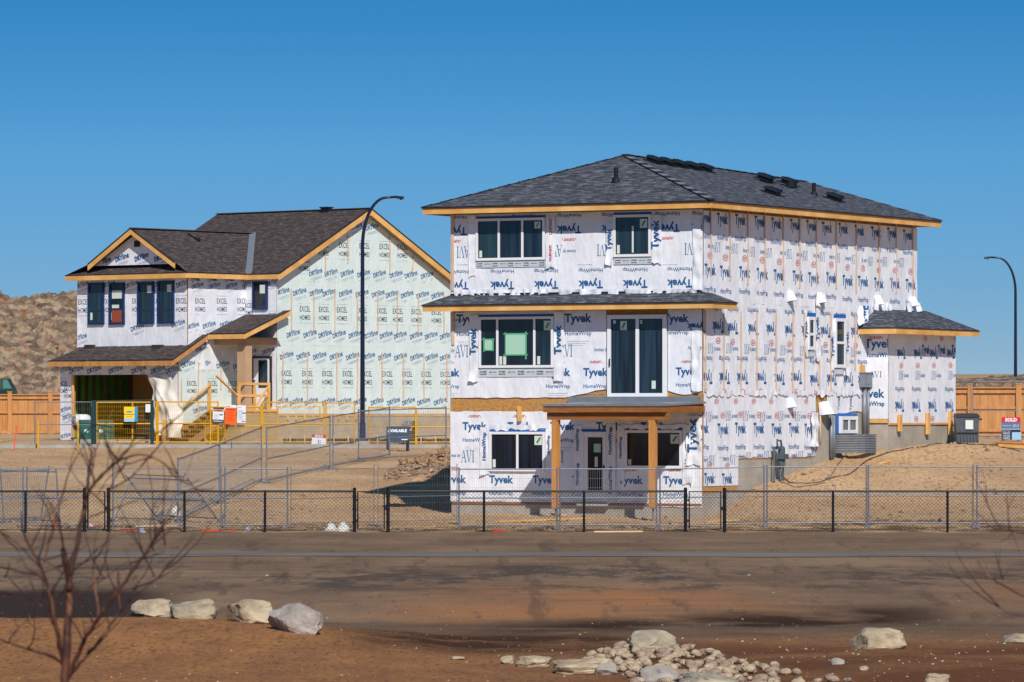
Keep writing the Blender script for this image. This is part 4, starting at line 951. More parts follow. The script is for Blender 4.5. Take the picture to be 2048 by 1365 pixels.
b = MB(); b.box(xgl+.141, xgl+.15, yg+.15, 1.88, zfl, zeg-.06); b.box(xgl+.15, xb2-.16, 1.86, 1.89, zfl, zeg-.06); b.build('garage_lining', m_gstud, h2)
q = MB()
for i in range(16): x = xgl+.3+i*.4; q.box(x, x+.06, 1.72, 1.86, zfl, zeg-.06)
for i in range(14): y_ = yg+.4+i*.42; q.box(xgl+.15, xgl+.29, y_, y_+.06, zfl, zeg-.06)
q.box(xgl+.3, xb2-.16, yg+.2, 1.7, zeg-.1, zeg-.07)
q.build('studs', mat('shaded_stud', hexc('#6d4c33'), hexc('#5a3e2a'), sc=3, rough=.9), h2)  # garage interior shade put into the darker stud colour
dis = wrinkle(91, .014); b = MB(); b.mint = False
sheet(b, Pg, xgl-.02, op[0], op[3], zfl-.05, dis); sheet(b, Pg, xgl-.02, xb2, zeg-.15, op[3]-.02, dis); sheet(b, Pg, op[1], xb2, op[3], zfl-.05, dis)
rr = (xgl, xb2, op[3]-.02, zeg-.15); r3 = (xgl, op[0], zfl, op[3]+.3)
for px in (128, 152, 188, 231, 277, 315, 345): u, z = fr2(px, 739, yg); dry(b, Pg, u, z, .86, dis, rr)
for px, y_ in ((127, 776), (139, 786)): u, z = fr2(px, y_, yg); excel(b, Pg, u, z, .56, dis, r3)
for px, y_ in ((130, 819), (137, 833), (130, 872)): u, z = fr2(px, y_, yg); dry(b, Pg, u, z, .7, dis, r3)
b.build('house_wrap', MW3, h2, smooth=True)
q = MB(); q.pbox(Pg, op[0]-.02, op[0]+.1, zfl, op[3], .03, .07); q.build('door_post', m_pine, h2)
# garage side wall (mint) up under the rake
zr0 = fr2(95, 721, yg-.5)[1]; 
yr1, zr1 = sd2(415, 669, xb2+.3); yr0, zr0 = sd2(345, 720, xb2+.3); gp = (zr1-zr0)/(yr1-yr0)
print('garage rake', yr0, zr0, yr1, zr1, 'pitch', gp, 'zeg', zeg, 'yg', yg, 'zsh', zsh, 'zfl', zfl)
zgr = lambda u: zr0+(u-yr0)*gp-.16
PG = lambda u, z, o: (xb2+o, u, z)
dis = wrinkle(93, .014); b = MB(); b.mint = True; sheet(b, PG, yg, 0, lambda u: min(zgr(u), zsh-.1), ztop_f-.4, dis); rr = (yg, 0, ztop_f-.3, 99)
for px, y_ in ((374, 728), (410, 728), (444, 729), (477, 730), (398, 819), (431, 824)): u, z = sd2(px, y_, xb2); dry(b, PG, u, z, .8, dis, rr)
for px in (383, 424, 465, 498): u, z = sd2(px, 776, xb2); excel(b, PG, u, z, .56, dis, rr)
for px, y_ in ((404, 688), (390, 700)): u, z = sd2(px, y_, xb2); dry(b, PG, u, z, .7, dis, rr)
b.build('house_wrap', MW2, h2, smooth=True)
for px, y0, y1 in ((361, 758, 800), (395, 724, 840), (440, 734, 779)): batt2(px, y0, y1, xb2)
# tarpaulin over the right of the garage opening
q = MB()
tp = [((297, 748), (345, 750)), ((304, 764), (352, 764)), ((309, 780), (356, 785)), ((313, 800), (364, 805)), ((318, 820), (373, 822)), ((322, 845), (379, 850)), ((330, 869), (374, 876))]
L_ = [Vector((fr2(a[0], a[1], yg-.12)[0], 0, fr2(a[0], a[1], yg-.12)[1])) for a, c in tp]; R_ = [Vector((fr2(c[0], c[1], yg-.12)[0], 0, fr2(c[0], c[1], yg-.12)[1])) for a, c in tp]
def tf(a, c):
    t = c*(len(tp)-1); i = min(int(t), len(tp)-2); f = t-i; l = L_[i].lerp(L_[i+1], f); r = R_[i].lerp(R_[i+1], f); p = l.lerp(r, a)
    bulge = .10+.42*c*math.sin(math.pi*a)+.30*(.3+c)*noise.noise((a*3.5+c*2.5, c*2.2-a, 3))+.10*math.sin(a*9-c*6+2*noise.noise((a*2, c*3, 1)))*(.4+c)
    return (p.x, yg-.1-bulge-.25*c, p.z)
q.grid(tf, 30, 40); m_tarp = mat('white_tarpaulin', hexc('#cfc8bd'), hexc('#e2dbcf'), sc=2, rough=.4, spec=.5, bump=.3, bsc=6)
q.build('tarpaulin', m_tarp, h2, smooth=True)
# ---- roofs of house 2
TH_ = .16
def slab(name, faces, parent, label=None, seed=0):
    r = MB()
    for f in faces: r.roof(f, seed=seed)
    o = r.build(name, m_sh2, parent)
    if label: o['label'] = label
    return o
# main roof, front and back planes, hip at the left end
xrl = fr2(435, 428, yap)[0]
zrid = zap
E = lambda x, y: (x, y, zfe+(y-yfe)*pitch)
xba = (xbl+xb2)/2                           # bay ridge
bay_rise = fr2(262, 457, yby-.4)
xap, zapb = bay_rise; print('bay apex', xap, zapb, 'xba', xba)
bp_ = (zapb-zfe)/((xb2+.4)-xap)            # slope of the bay's right plane
yj = yfe+(zapb-zfe)/pitch                   # where the bay ridge meets the main plane
ye_b = yby-.45
xskL = fr2(131, 548, ye_b)[0]; ysk = .9
xll = xskL+.5
main = [[(xb2+.4, yfe, zfe), (RO, yfe, zfe), (RO, yap, zap), (xrl, yap, zap), (xap, yj, zapb)],
        [(xap, yj, zapb), (xrl, yap, zap), (xll, yfe, zfe), (xskL, yfe, zfe), (xskL, yfe+.01, zfe)],
        [(RO, yap, zap), (RO, yback, zfe), (xll, yback, zfe), (xrl, yap, zap)],
        [(xrl, yap, zap), (xll, yback, zfe), (xll, yfe, zfe)]]
mr2 = slab('roof', main, h2, 'main brown roof with a gable end')
# bay: right plane, left plane, pent skirt, little gable
zk = fr2(262, 531, ye_b+.9)[1]                # top of skirt
xr_ = fr2(360, 528, ye_b+.75)[0]
def bz_r(x): return zfe+((xb2+.4)-x)*bp_
xsr = (xb2+.4)
ksk = .75; zsk = zfe+.42
xgr = xsr-(zsk-zfe)/bp_; xgl_ = 2*xap-xgr
yag = ye_b+ksk                              # face of the small gable's rake
yapx = yby-.4
bay = [[(xsr, ye_b, zfe), (xsr, yfe, zfe), (xap, yj, zapb), (xap, yapx, zapb), (xgr, yapx, zsk)],
       [(xskL, yfe+1, zfe), (xskL, ye_b, zfe), (xgl_, yapx, zsk), (xap, yapx, zapb), (xap, yj, zapb)],
       [(xskL, ye_b, zfe), (xsr, ye_b, zfe), (xgr+.1, yag+.25, zsk+.06), (xgl_-.1, yag+.25, zsk+.06)]]
br2 = slab('roof', bay, h2, 'front roof with a small gable above a pent skirt')
q = MB(); q.face([(xgl_, yby-.02, zsk-.05), (xgr, yby-.02, zsk-.05), (xap, yby-.02, zapb-.15)]); q.mint = False
gd = lambda u, z: 0.01
PGb = lambda u, z, o: (u, yby-.03-o, z)
for px, y_ in ((208, 523), (244, 515), (283, 514), (322, 515)): u, z = fr2(px, y_, yby); dry(q, PGb, u, z, .82, gd, (xgl_+.5, xgr-.5, zsk, 99))
q.build('gable_wrap', MW3, br2)
q = MB(); q.box(xap-.14, xap+.14, yby-.09, yby-.03, zapb-.75, zapb-.5); q.build('gable_vent', m_black, br2)
def fasc(pts, parent, h=.2, wdt=.045, m=m_pine, dz=-.03, nm='fascia'):
    q = MB()
    for a, c in zip(pts, pts[1:]): q.beam(Vector(a)+Vector((0, 0, dz)), Vector(c)+Vector((0, 0, dz)), h, wdt)
    return q.build(nm, m, parent)
fasc([(xskL, ye_b, zfe), (xsr, ye_b, zfe), (xsr, yfe, zfe), (RO-.02, yfe, zfe)], br2)
fasc([(xgl_, yapx, zsk), (xap, yapx, zapb), (xgr, yapx, zsk)], br2, .22)
fasc([(xskL, ye_b-.02, zfe), (xsr+.02, ye_b-.02, zfe), (xsr+.02, yfe-.02, zfe), (RO, yfe-.02, zfe)], br2, .04, .03, m_drip, .01, 'drip_edge')
fasc([(xgl_, yapx-.03, zsk), (xap, yapx-.03, zapb), (xgr, yapx-.03, zsk)], br2, .05, .03, m_drip, .03, 'drip_edge')
fasc([(RO, yfe, zfe), (RO, yap, zap), (RO, yback, zfe)], mr2, .25)
fasc([(RO+.03, yfe, zfe), (RO+.03, yap, zap), (RO+.03, yback, zfe)], mr2, .05, .03, m_drip, .03, 'drip_edge')
q = MB(); q.face([(xskL, ye_b, zfe-.18), (xsr, ye_b, zfe-.18), (xsr, yfe, zfe-.18), (RO, yfe, zfe-.18), (RO, 0, zfe-.18), (xskL, 0, zfe-.18)]); 
q.face([(0, yfe, zfe-.22), (RO, yfe, zfe-.22), (RO, yap, zap-.22), (0, yap, zap-.22)]); q.face([(0, yap, zap-.22), (RO, yap, zap-.22), (RO, yback, zfe-.22), (0, yback, zfe-.22)]); q.build('soffit', m_soff, mr2)
q = MB()
for i in range(9):
    y_ = yap+(yback-yap)*(i+.4)/9; z_ = zap-(y_-yap)*(zap-zfe)/(yback-yap)-.1; q.box(.0, RO-.03, y_, y_+.05, z_-.14, z_-.02)
q.build('lookouts', m_pine, mr2)
q = MB(); a = Vector((xap, yj, zapb)); c = Vector((xb2+.4, yfe, zfe)); q.beam(a+Vector((0, 0, .05)), c+Vector((0, 0, .05)), .06, .32); q.build('valley_flashing', m_grey, mr2)
q = MB()
for a, c in (((xap, yapx, zapb), (xap, yj, zapb)), ((xrl, yap, zap), (RO, yap, zap))): q.beam(Vector(a)+Vector((0, 0, .03)), Vector(c)+Vector((0, 0, .03)), .03, .26)
q.build('ridge_cap', mat('brown_cap', hexc('#5b504f'), hexc('#4a4242'), sc=8, rough=.95), mr2)
def vent2(px, py, plane, s_=.4, h=.12):
    p = H2.pl(px, py, *plane[:3]); q = MB(); q.box(p.x-s_/2, p.x+s_/2, p.y-s_/2, p.y+s_/2, p.z-.08, p.z+h); q.box(p.x-s_*.62, p.x+s_*.62, p.y-s_*.62, p.y+s_*.62, p.z+h, p.z+h+.04); q.build('roof_vent', m_black, mr2)
vent2(653, 422, main[0], .35)
q = MB(); p = H2.pl(376, 470, *bay[0][:3]); p2 = H2.pl(396, 482, *bay[0][:3]); q.bar(p+Vector((0, 0, .05)), p2+Vector((0, 0, .05)), .05); q.tube([p2, p2+Vector((0, 0, .12))], .1, 8); q.build('roof_vent', m_black, br2)
# garage roof
xgR = xb2+.3; xgLL = fr2(96, 721, yr0)[0]; ztopg = zr0+(yby-yr0)*gp
gfaces = [[(xgLL, yr0, zr0), (xgR, yr0, zr0), (xgR, yr1, zr1), (xb2, yr1, zr1), (xb2, yby, ztopg), (xgl-.1+.9, yby, ztopg)], [(xgLL, yr0, zr0), (xgl+.8, yby, ztopg), (xgLL, yby+1, zr0)]]
gr2 = slab('roof', gfaces, h2, 'lean-to roof over the garage front')
fasc([(xgLL, yr0, zr0), (xgR, yr0, zr0), (xgR, yr1, zr1)], gr2, .2, m=m_cedar); fasc([(xgLL, yr0-.02, zr0), (xgR+.02, yr0-.02, zr0), (xgR+.02, yr1, zr1)], gr2, .04, .03, m_drip, .02, 'drip_edge')
q = MB(); q.face([(xgLL, yr0, zr0-.17), (xgR, yr0, zr0-.17), (xgR, yg, zr0-.17), (xgLL, yg, zr0-.17)]); q.build('soffit', m_soff, gr2)
for px in (183, 318):
    p = H2.pl(px, 693, *gfaces[0][:3]); q = MB(); q.box(p.x-.25, p.x+.25, p.y-.18, p.y+.18, p.z-.1, p.z+.06); q.build('roof_vent', mat('brown_vent', hexc('#3c3433'), rough=.8), gr2)
# porch roof
yp1, zp1 = sd2(580, 621, RO+.02); yp0, zp0 = sd2(490, 667, RO+.02); pp_ = (zp1-zp0)/(yp1-yp0)
print('porch', yp0, zp0, yp1, zp1)
xpl = fr2(414, 671, yp0)[0]; zpt = zp0+(0-yp0)*pp_
pf = [[(xpl, yp0, zp0), (RO, yp0, zp0), (RO, yp1, zp1), (0.03, yp1, zp1), (.03, 0, zpt), (xb2, 0, zpt), (xb2, yp0+.3, zp0+.3*pp_), (xpl, yp0+.3, zp0+.3*pp_)]]
pr2 = slab('roof', pf, h2, 'sloping porch roof over the entrance')
fasc([(xpl, yp0, zp0), (RO, yp0, zp0), (RO, yp1, zp1)], pr2, .19)
fasc([(xpl, yp0-.02, zp0), (RO+.02, yp0-.02, zp0), (RO+.02, yp1, zp1)], pr2, .04, .03, m_drip, .02, 'drip_edge')
q = MB(); q.face([(xb2, yp0, zp0-.16), (RO, yp0, zp0-.16), (RO, 0, zp0-.16), (xb2, 0, zp0-.16)]); q.build('soffit', m_soff, pr2)
yc2 = sd2(491, 680, 0)[0]
zbm1, zbm0 = sd2(520, 678, 0)[1], sd2(520, 690, 0)[1]
q = MB(); q.box(-.2, .03, yc2, -.02, zbm0, zbm1); q.box(xb2+.02, -.2, yc2, yc2+.2, zbm0, zbm1+.0); q.build('porch_beam', m_beige, h2, recalc=True)
zpf = sd2(525, 819, 0)[1]
q = MB(); q.box(-.42, .03, yc2-.05, yc2+.35, zpf, zbm0-.003); q.box(-.46, .07, yc2-.09, yc2+.39, zpf+.001, zpf+.2); q.build('porch_column', m_beige, h2)
q = MB(); q.box(xb2+.02, .06, yc2-.35, -.04, 1.2, zpf-.1); q.build('porch_base', mat('ribbed_cladding', hexc('#a5906f'), hexc('#b49d7c'), sc=2, rough=.8), h2)
q = MB(); q.box(xb2+.02, .1, yc2-.4, -.04, zpf-.1, zpf-.004); q.build('porch_floor', m_pine, h2)
# site railing and stairs
def rail(a, c, w_=.09, nm='railing', par=None): pass
q = MB(); zt_ = zpf
yS = yc2-.4
for x, y_ in ((.03, -.5), (.03, yc2+.5), (xb2+.15, yS-.02), (.03, yS-.02)): q.box(x-.05, x+.05, y_-.05, y_+.05, zpf-.15, zpf+1.08)
q.beam((.03, -.5, zpf+1.08), (.03, yS, zpf+1.08), .1, .05); q.beam((.03, -.5, zpf+.6), (.03, yS, zpf+.6), .1, .05)
q.bar((.07, -.6, zpf+.9), (.07, yc2+.5, zpf+.05), .09, .04)
ln = 2.7; dz_ = zpf-2.0
for x in (xb2+.2,):
    q.bar((x, yS, zpf+1.0), (x, yS-ln, 2.0+.95), .09, .04); q.box(x-.05, x+.05, yS-ln-.05, yS-ln+.05, 1.8, 3.0)
q.bar((.0, yS, zpf+.5), (-.1, yS-1.2, zpf+1.35), .11, .05)
q.build('railing', m_pine, h2)
q = MB()
for x in (xb2+.2, -.35): q.bar((x, yS, zpf-.15), (x, yS-ln, 1.9), .05, .28)
for i in range(8): t = (i+.5)/8; y_ = yS-ln*t; z_ = zpf-.02-(zpf-2.0)*t; q.box(xb2+.22, -.33, y_-.16, y_+.16, z_-.04, z_)
q.build('stairs', mat('weathered_tread', hexc('#9c7f62'), hexc('#86694e'), sc=3, rough=.9), h2)
# ------------------------------------------------------------ hills of rubble
def heap(name, cx, cy, rx, ry, H, m, seed, nx=160, ny=90, amp=1.0, label=None):
    q = MB(); base = gz(cx, cy)-.5
    def fn(a, c):
        x = cx+rx*(2*a-1); y = cy+ry*(2*c-1); d = max(abs(2*a-1)**2.6, 0)+abs(2*c-1)**2.2; t = max(0, 1-d)
        h = H*min(1, t*1.9)**.8
        k = min(1, h/(.15*H+.01)); n = noise.noise((x*.09, y*.09, seed))*1.2+noise.noise((x*.33, y*.33, seed+4))*.65+noise.noise((x*.9, y*.9, seed+6))*.38+abs(noise.noise((x*1.9, y*1.9, seed+8)))*.45+abs(noise.noise((x*4.1, y*4.1, seed+9)))*.2
        return (x, y, base+h+n*amp*k)
    q.grid(fn, nx, ny); return q.build(name, m, smooth=False)
m_rub = mat('rubble_soil', hexc('#463b32'), hexc('#a08d75'), sc=1.6, rough=.98, detail=12, bump=1, bsc=2, bdist=.5, c3=hexc('#7f6c5b'))
def rub_material():
    m = m_rub; n = m.node_tree; L = n.links; b = n.nodes['Principled BSDF']; tc = [x for x in n.nodes if x.type == 'TEX_COORD'][0]
    src = b.inputs['Base Color'].links[0].from_socket
    v = n.nodes.new('ShaderNodeTexVoronoi'); v.inputs['Scale'].default_value = 2.6; v.inputs['Randomness'].default_value = 1
    mp = n.nodes.new('ShaderNodeMapping'); mp.inputs['Scale'].default_value = (1, .5, 1.6); L.new(tc.outputs['Object'], mp.inputs[0]); L.new(mp.outputs[0], v.inputs[0])
    r = n.nodes.new('ShaderNodeValToRGB'); cr = r.color_ramp; cr.elements[0].color = (*hexc('#4d4038'), 1); cr.elements[1].color = (*hexc('#c2ab8b'), 1); cr.elements[0].position = .15; cr.elements[1].position = .85
    for p, c in ((.35, '#7d6450'), (.5, '#8f8272'), (.65, '#a0643f')): e = cr.elements.new(p); e.color = (*hexc(c), 1)
    sx = n.nodes.new('ShaderNodeSeparateXYZ'); L.new(v.outputs['Color'], sx.inputs[0]); L.new(sx.outputs[0], r.inputs[0])
    x = n.nodes.new('ShaderNodeMix'); x.data_type = 'RGBA'; x.inputs[0].default_value = .38; L.new(src, x.inputs[6]); L.new(r.outputs[0], x.inputs[7]); L.new(x.outputs[2], b.inputs['Base Color'])
rub_material()
struct(heap('hill', -38, 300, 30, 26, 7.5, m_rub, 3, 420, 260))
struct(heap('hill', 33, 262, 15, 12, 2.85, m_rub, 9, 160, 60, .5))
# ------------------------------------------------------------ boulders
def rock(seed, sx, sy, sz, cuts=9, sub=4, rough=.05):
    rn = random.Random(seed); bm = bmesh.new(); bmesh.ops.create_icosphere(bm, subdivisions=sub, radius=1)
    for v in bm.verts:
        if sub > 2: v.co = Vector([math.copysign(abs(c)**.55, c) for c in v.co])*.92
    pl = []
    for i in range(cuts):
        d = Vector((rn.uniform(-1, 1), rn.uniform(-1, 1), rn.uniform(-.5, 1))).normalized(); pl.append((d, rn.uniform(.62, .98)))
    for v in bm.verts:
        p = v.co.copy()
        for d, h in pl:
            t = p.dot(d)-h
            if t > 0: p -= d*t
        nn = noise.noise(p*1.6+Vector((seed, 0, 0)))*rough*3.2-(abs(noise.noise(p*3+Vector((seed, 3, 0))))*rough*2.4 if sub > 2 else 0)+noise.noise(p*8+Vector((seed, 3, 1)))*rough*.7
        v.co = p*(1+nn)
    xs_ = [v.co.x for v in bm.verts]; zs_ = [v.co.z for v in bm.verts]; ys_ = [v.co.y for v in bm.verts]
    for v in bm.verts:
        v.co.x = (v.co.x-(min(xs_)+max(xs_))/2)/(max(xs_)-min(xs_))*sx; v.co.y = (v.co.y-(min(ys_)+max(ys_))/2)/(max(ys_)-min(ys_))*sy; v.co.z = (v.co.z-min(zs_))/(max(zs_)-min(zs_))*sz
    me = bpy.data.meshes.new('boulder'); bm.to_mesh(me); bm.free()
    return me
def stone_mat(nm, a, b, c): 
    return mat(nm, hexc(a), hexc(b), sc=1.3, rough=.92, bump=.8, bsc=6, detail=10, c3=hexc(c), bdist=.06)
m_st1 = stone_mat('tan_limestone', '#857663', '#cdbb9e', '#ad9c82'); m_st2 = stone_mat('grey_granite', '#857c76', '#b9afa7', '#a0968e'); m_st3 = stone_mat('slate_stone', '#6d6c6c', '#c2b497', '#a1957f')
def boulder(px0, px1, ytop, ybot, m, seed, label, dep=.8, sink=.18, group=None, tilt=0, cuts=9):
    p = ghit((px0+px1)/2, ybot); D = p.y; wx = (px1-px0)/FP*D; hz = (ybot-ytop)/FP*D
    me = rock(seed, wx, wx*dep, hz*(1+sink), cuts); me.materials.append(m); me.polygons.foreach_set('use_smooth', [True]*len(me.polygons))
    me.set_sharp_from_angle(angle=R(28)) if hasattr(me, 'set_sharp_from_angle') else None
    o = bpy.data.objects.new('boulder', me); C.objects.link(o); o.location = (p.x, p.y+wx*dep*.35, p.z-hz*sink); o.rotation_euler = (0, tilt, 0)
    return tag(o, label, 'boulder', group or 'boulders around the swale')
boulder(258, 345, 1199, 1235, m_st1, 11, 'flat topped tan boulder, leftmost of the row of four', .7)
boulder(338, 436, 1199, 1240, m_st3, 12, 'tan and slate grey streaked block, second in the row of four', .6, cuts=6)
boulder(450, 550, 1200, 1247, m_st1, 13, 'rounded sandy boulder, third in the row of four', .7)
boulder(533, 646, 1208, 1268, m_st2, 14, 'pointed grey boulder sloping down at the right end of the row of four', .7)
boulder(1255, 1353, 1261, 1303, m_st3, 15, 'hunched grey tan boulder at the top of the cobble bed', .7)
boulder(1703, 1814, 1257, 1299, m_st1, 16, 'low tan boulder alone on the damp soil at right', .6)
boulder(2008, 2080, 1268, 1287, m_st3, 17, 'dark and tan stone cut off by the right picture edge', .6)
boulder(1000, 1028, 1312, 1328, m_st1, 18, 'small pale stone left of the slabs', .7)
boulder(1030, 1104, 1312, 1334, m_st1, 19, 'low tan slab half sunk beside the mound', .6)
boulder(1105, 1238, 1317, 1350, m_st1, 20, 'long flat slab bordering the cobble bed', .6, cuts=6)
boulder(1190, 1235, 1328, 1351, m_st2, 21, 'dark grey stone leaning on the long flat slab', .6)
boulder(1278, 1362, 1332, 1368, m_st2, 22, 'brown grey boulder in the lower cobbles', .7)
boulder(1359, 1480, 1348, 1380, m_st3, 23, 'wide slate boulder at the bottom edge of the picture', .7)
boulder(1850, 1902, 1348, 1372, m_st1, 24, 'small tan stone at the bottom edge, far right', .7)
boulder(1660, 1690, 1316, 1330, m_st2, 25, 'small grey stone in the dark soil', .7)
boulder(1718, 1738, 1333, 1342, m_st1, 26, 'small flat pale stone', .7); boulder(900, 930, 1313, 1319, m_st1, 27, 'thin pale stone at the mound edge', .7)
boulder(1378, 1392, 1290, 1298, m_st1, 28, 'fist sized pale stone right of the hunched boulder', .8)
# cobbles
cob = []; m_cob = stone_mat('tan_cobble', '#9c8a74', '#d3bfa2', '#bba68a'); m_cobb = stone_mat('pink_cobble', '#8c7466', '#bda38e', '#a38b79')
for i in range(7):
    me = rock(100+i, 1, .8, .62, 5, 2, .045); me.materials.append((m_cob, m_cobb)[i % 3 == 2]); me.polygons.foreach_set('use_smooth', [True]*len(me.polygons)); me.name = 'cobble'; cob.append(me)
rn = random.Random(5); nC = 0; tries = 0; placed = []
def lerpk(k, v): return lerp(k, v)
while nC < 297 and tries < 9000:
    tries += 1; py = 1296+84*rn.random(); xl_ = lerpk([(1296, 1235), (1310, 1190), (1325, 1150), (1345, 1235), (1380, 1280)], py); xr2 = lerpk([(1296, 1345), (1310, 1420), (1325, 1480), (1345, 1560), (1365, 1720), (1380, 1740)], py)
    px = xl_+(xr2-xl_)*rn.random()
    if px > 1560 and rn.random() < .6: continue
    p = ghit(px, py); s_ = rn.uniform(.12, .24)
    if any((p.x-a)**2+(p.y-b_)**2*.5 < (s_*.26+c_*.26)**2 for a, b_, c_ in placed): continue
    placed.append((p.x, p.y, s_)); nC += 1
    o = bpy.data.objects.new('cobble', cob[rn.randrange(7)]); C.objects.link(o); o.location = (p.x, p.y, p.z-.02+rn.uniform(0, .04)); o.scale = (s_*1.15, s_, s_*rn.uniform(.8, 1.1)); o.rotation_euler = (rn.uniform(-.3, .3), rn.uniform(-.3, .3), rn.uniform(0, 6.28))
    tag(o, 'rounded tan cobble in the bed of cobbles at the bottom of the picture', 'cobble', 'cobbles of the drainage bed')
# scattered pebbles and clods on the soil
q = MB(); rn = random.Random(9)
def clod(q, x, y, s_, m):
    z = gzn(x, y); k = len(q.v); dirs = ((1, 0, 0), (0, 1, 0), (-1, 0, 0), (0, -1, 0), (0, 0, 1), (0, 0, -.4))
    for d in dirs: f = s_*rn.uniform(.6, 1.3); q.v.append((x+d[0]*f, y+d[1]*f, z+d[2]*f*.8))
    for a in ((0, 1, 4), (1, 2, 4), (2, 3, 4), (3, 0, 4), (1, 0, 5), (2, 1, 5), (3, 2, 5), (0, 3, 5)): q.f.append(tuple(k+i for i in a)); q.m.append(m)
for i in range(7500):
    y = rn.choice((rn.uniform(74, 128), rn.uniform(130, 152), rn.uniform(130, 152), rn.uniform(130, 185))); x = rn.uniform(-.113, .113)*y
    if 116.5 < y < 119.8 or 181 < y < 187: continue
    s_ = min(.06, .008+abs(rn.gauss(0, .012))) if y < 129 else min(.16, .02+abs(rn.gauss(0, .03)))
    clod(q, x, y, s_, (rn.random() < .07)+(0 if y < 129 else 2)*1)
# crumbs and grit over the mound and the bank
for i in range(2600):
    y = rn.uniform(74, 100); x = rn.uniform(-.112*y, .112*y); clod(q, x, y, rn.uniform(.008, .026), 0 if rn.random() < .93 else 1)
# stones strewn round the cobble bed
for i in range(260):
    y = rn.uniform(74, 93); x = rn.gauss(4.2, 3.2)
    if x > .6: clod(q, x, y, rn.uniform(.01, .032), 1 if rn.random() < .4 else 0)
# lumps on the slope right of the near house
for i in range(900):
    y = rn.uniform(130, 153); x = rn.uniform(6.5, .11*y+1)
    clod(q, x, y, min(.13, .02+abs(rn.gauss(0, .035))), 2 if rn.random() < .75 else 3)
struct(q.build('gravel', [mat('soil_crumbs', hexc('#6a5443'), rough=1), mat('pale_pebbles', hexc('#b5a68f'), rough=.9), mat('clay_crumbs', hexc('#a98c6d'), rough=1), mat('dark_clay_crumbs', hexc('#7d6753'), rough=1)]), 'stuff')  # last tone is a darker clay, given to clods at random
# pile of dug earth by the house corner
q = MB(); rn = random.Random(13)
def pile(a, c):
    x = -4.9+4.0*a; y = 154.8+6.5*c; e = max(0, 1-((x+2.5)/1.75)**2)*max(0, 1-((y-158.2)/3.2)**2)
    n = noise.noise((x*1.6, y*.7, 2))*.3+noise.noise((x*4, y*1.8, 5))*.22+abs(noise.noise((x*9, y*5, 7)))*.22
    return (x, y, gz(x, y)-.05+(e**.6)*(.50+.32*sm(-4, -1.5, x))*(1+n)+.1*n*(e > 0)-.08*(e <= 0))
q.grid(pile, 90, 90)
for i in range(260):
    px_ = rn.uniform(770, 904); D_ = rn.uniform(155.2, 159); x = (px_-CXP)/FP*D_; z0_ = pile((x+4.9)/4.0, (D_-154.8)/6.5)[2]
    k0 = len(q.v); clod(q, x, D_, rn.uniform(.03, .11), 0)
    for vi in range(k0, len(q.v)): v_ = q.v[vi]; q.v[vi] = (v_[0], v_[1], v_[2]-gzn(x, D_)+z0_+.02)
struct(q.build('dirt_pile', m_dirtc), 'stuff')
for i, (px, py, s_, l_) in enumerate(((806, 931, .36, 'big dirt clod, left one of the two largest on the dirt pile'), (840, 932, .36, 'big dirt clod in the middle of the dirt pile'), (884, 912, .25, 'pale rounded dirt clod near the house corner'), (858, 916, .28, 'angular dirt clod at the crest of the pile'))):
    me = rock(200+i, s_, s_*.8, s_*.75, 6, 3, .12); me.materials.append(m_dirtc); me.name = 'dirt_clod'; p = W(px, py, 156.2); o = bpy.data.objects.new('dirt_clod', me); C.objects.link(o); o.location = p; tag(o, l_, 'dirt clod', 'large clods on the dirt pile')

# ------------------------------------------------------------ black chain link fence
YF = 129.0
def zF(x): return 0.0
X_ = lambda px, D=YF: (px-CXP)/FP*D
m_bkw = mat('black_wire', hexc('#1b1e26'), rough=.6)
def diamonds(q, x0, x1, z0, z1, y, st=.105, t=.0065, m=0):
    h = z1-z0; L_ = x1-x0
    for sg in (1, -1):
        n = int((L_+h)/st)+1
        for i in range(n+1):
            a = x0-h+i*st if sg == 1 else x0+i*st
            p0 = (a, z0); p1 = (a+sg*h, z1)
            xa, za_, xb_, zb_2 = p0[0], p0[1], p1[0], p1[1]
            def cut(xc, xa, za_, xb_, zb_2): k = (xc-xa)/(xb_-xa); return xc, za_+(zb_2-za_)*k
            lo, hi = (x0, x1)
            pa, pb = (xa, za_), (xb_, zb_2)
            if min(pa[0], pb[0]) >= hi or max(pa[0], pb[0]) <= lo: continue
            if pa[0] < lo: pa = cut(lo, xa, za_, xb_, zb_2)
            if pb[0] < lo: pb = cut(lo, xa, za_, xb_, zb_2)
            if pa[0] > hi: pa = cut(hi, xa, za_, xb_, zb_2)
            if pb[0] > hi: pb = cut(hi, xa, za_, xb_, zb_2)
            q.bar((pa[0], y+sg*t*.5, pa[1]), (pb[0], y+sg*t*.5, pb[1]), t, t, m)
fn_ = thing('chain_link_fence', 'low black chain link fence with three gates along the gravel path', 'fence', (X_(1024), YF, 0))
bx = fn_.location.x
ztF = W(0, 983, YF).z; zbF = W(0, 1062, YF).z
segs = [(-120, 170), (218, 708), (775, 1371), (1449, 2170)]
for a, c in segs:
    q = MB(); x0, x1 = X_(a)-bx, X_(c)-bx; q.tube([(x0, 0, ztF), (x1, 0, ztF)], .03, 8); q.build('rail', m_black, fn_)
    q = MB(); q.tube([(x0, 0, zbF+.02), (x1, 0, zbF+.02)], .006, 6); q.build('tension_wire', m_black, fn_)
    q = MB(); diamonds(q, x0, x1, zbF, ztF+.035, -.025); q.build('mesh', m_bkw, fn_)
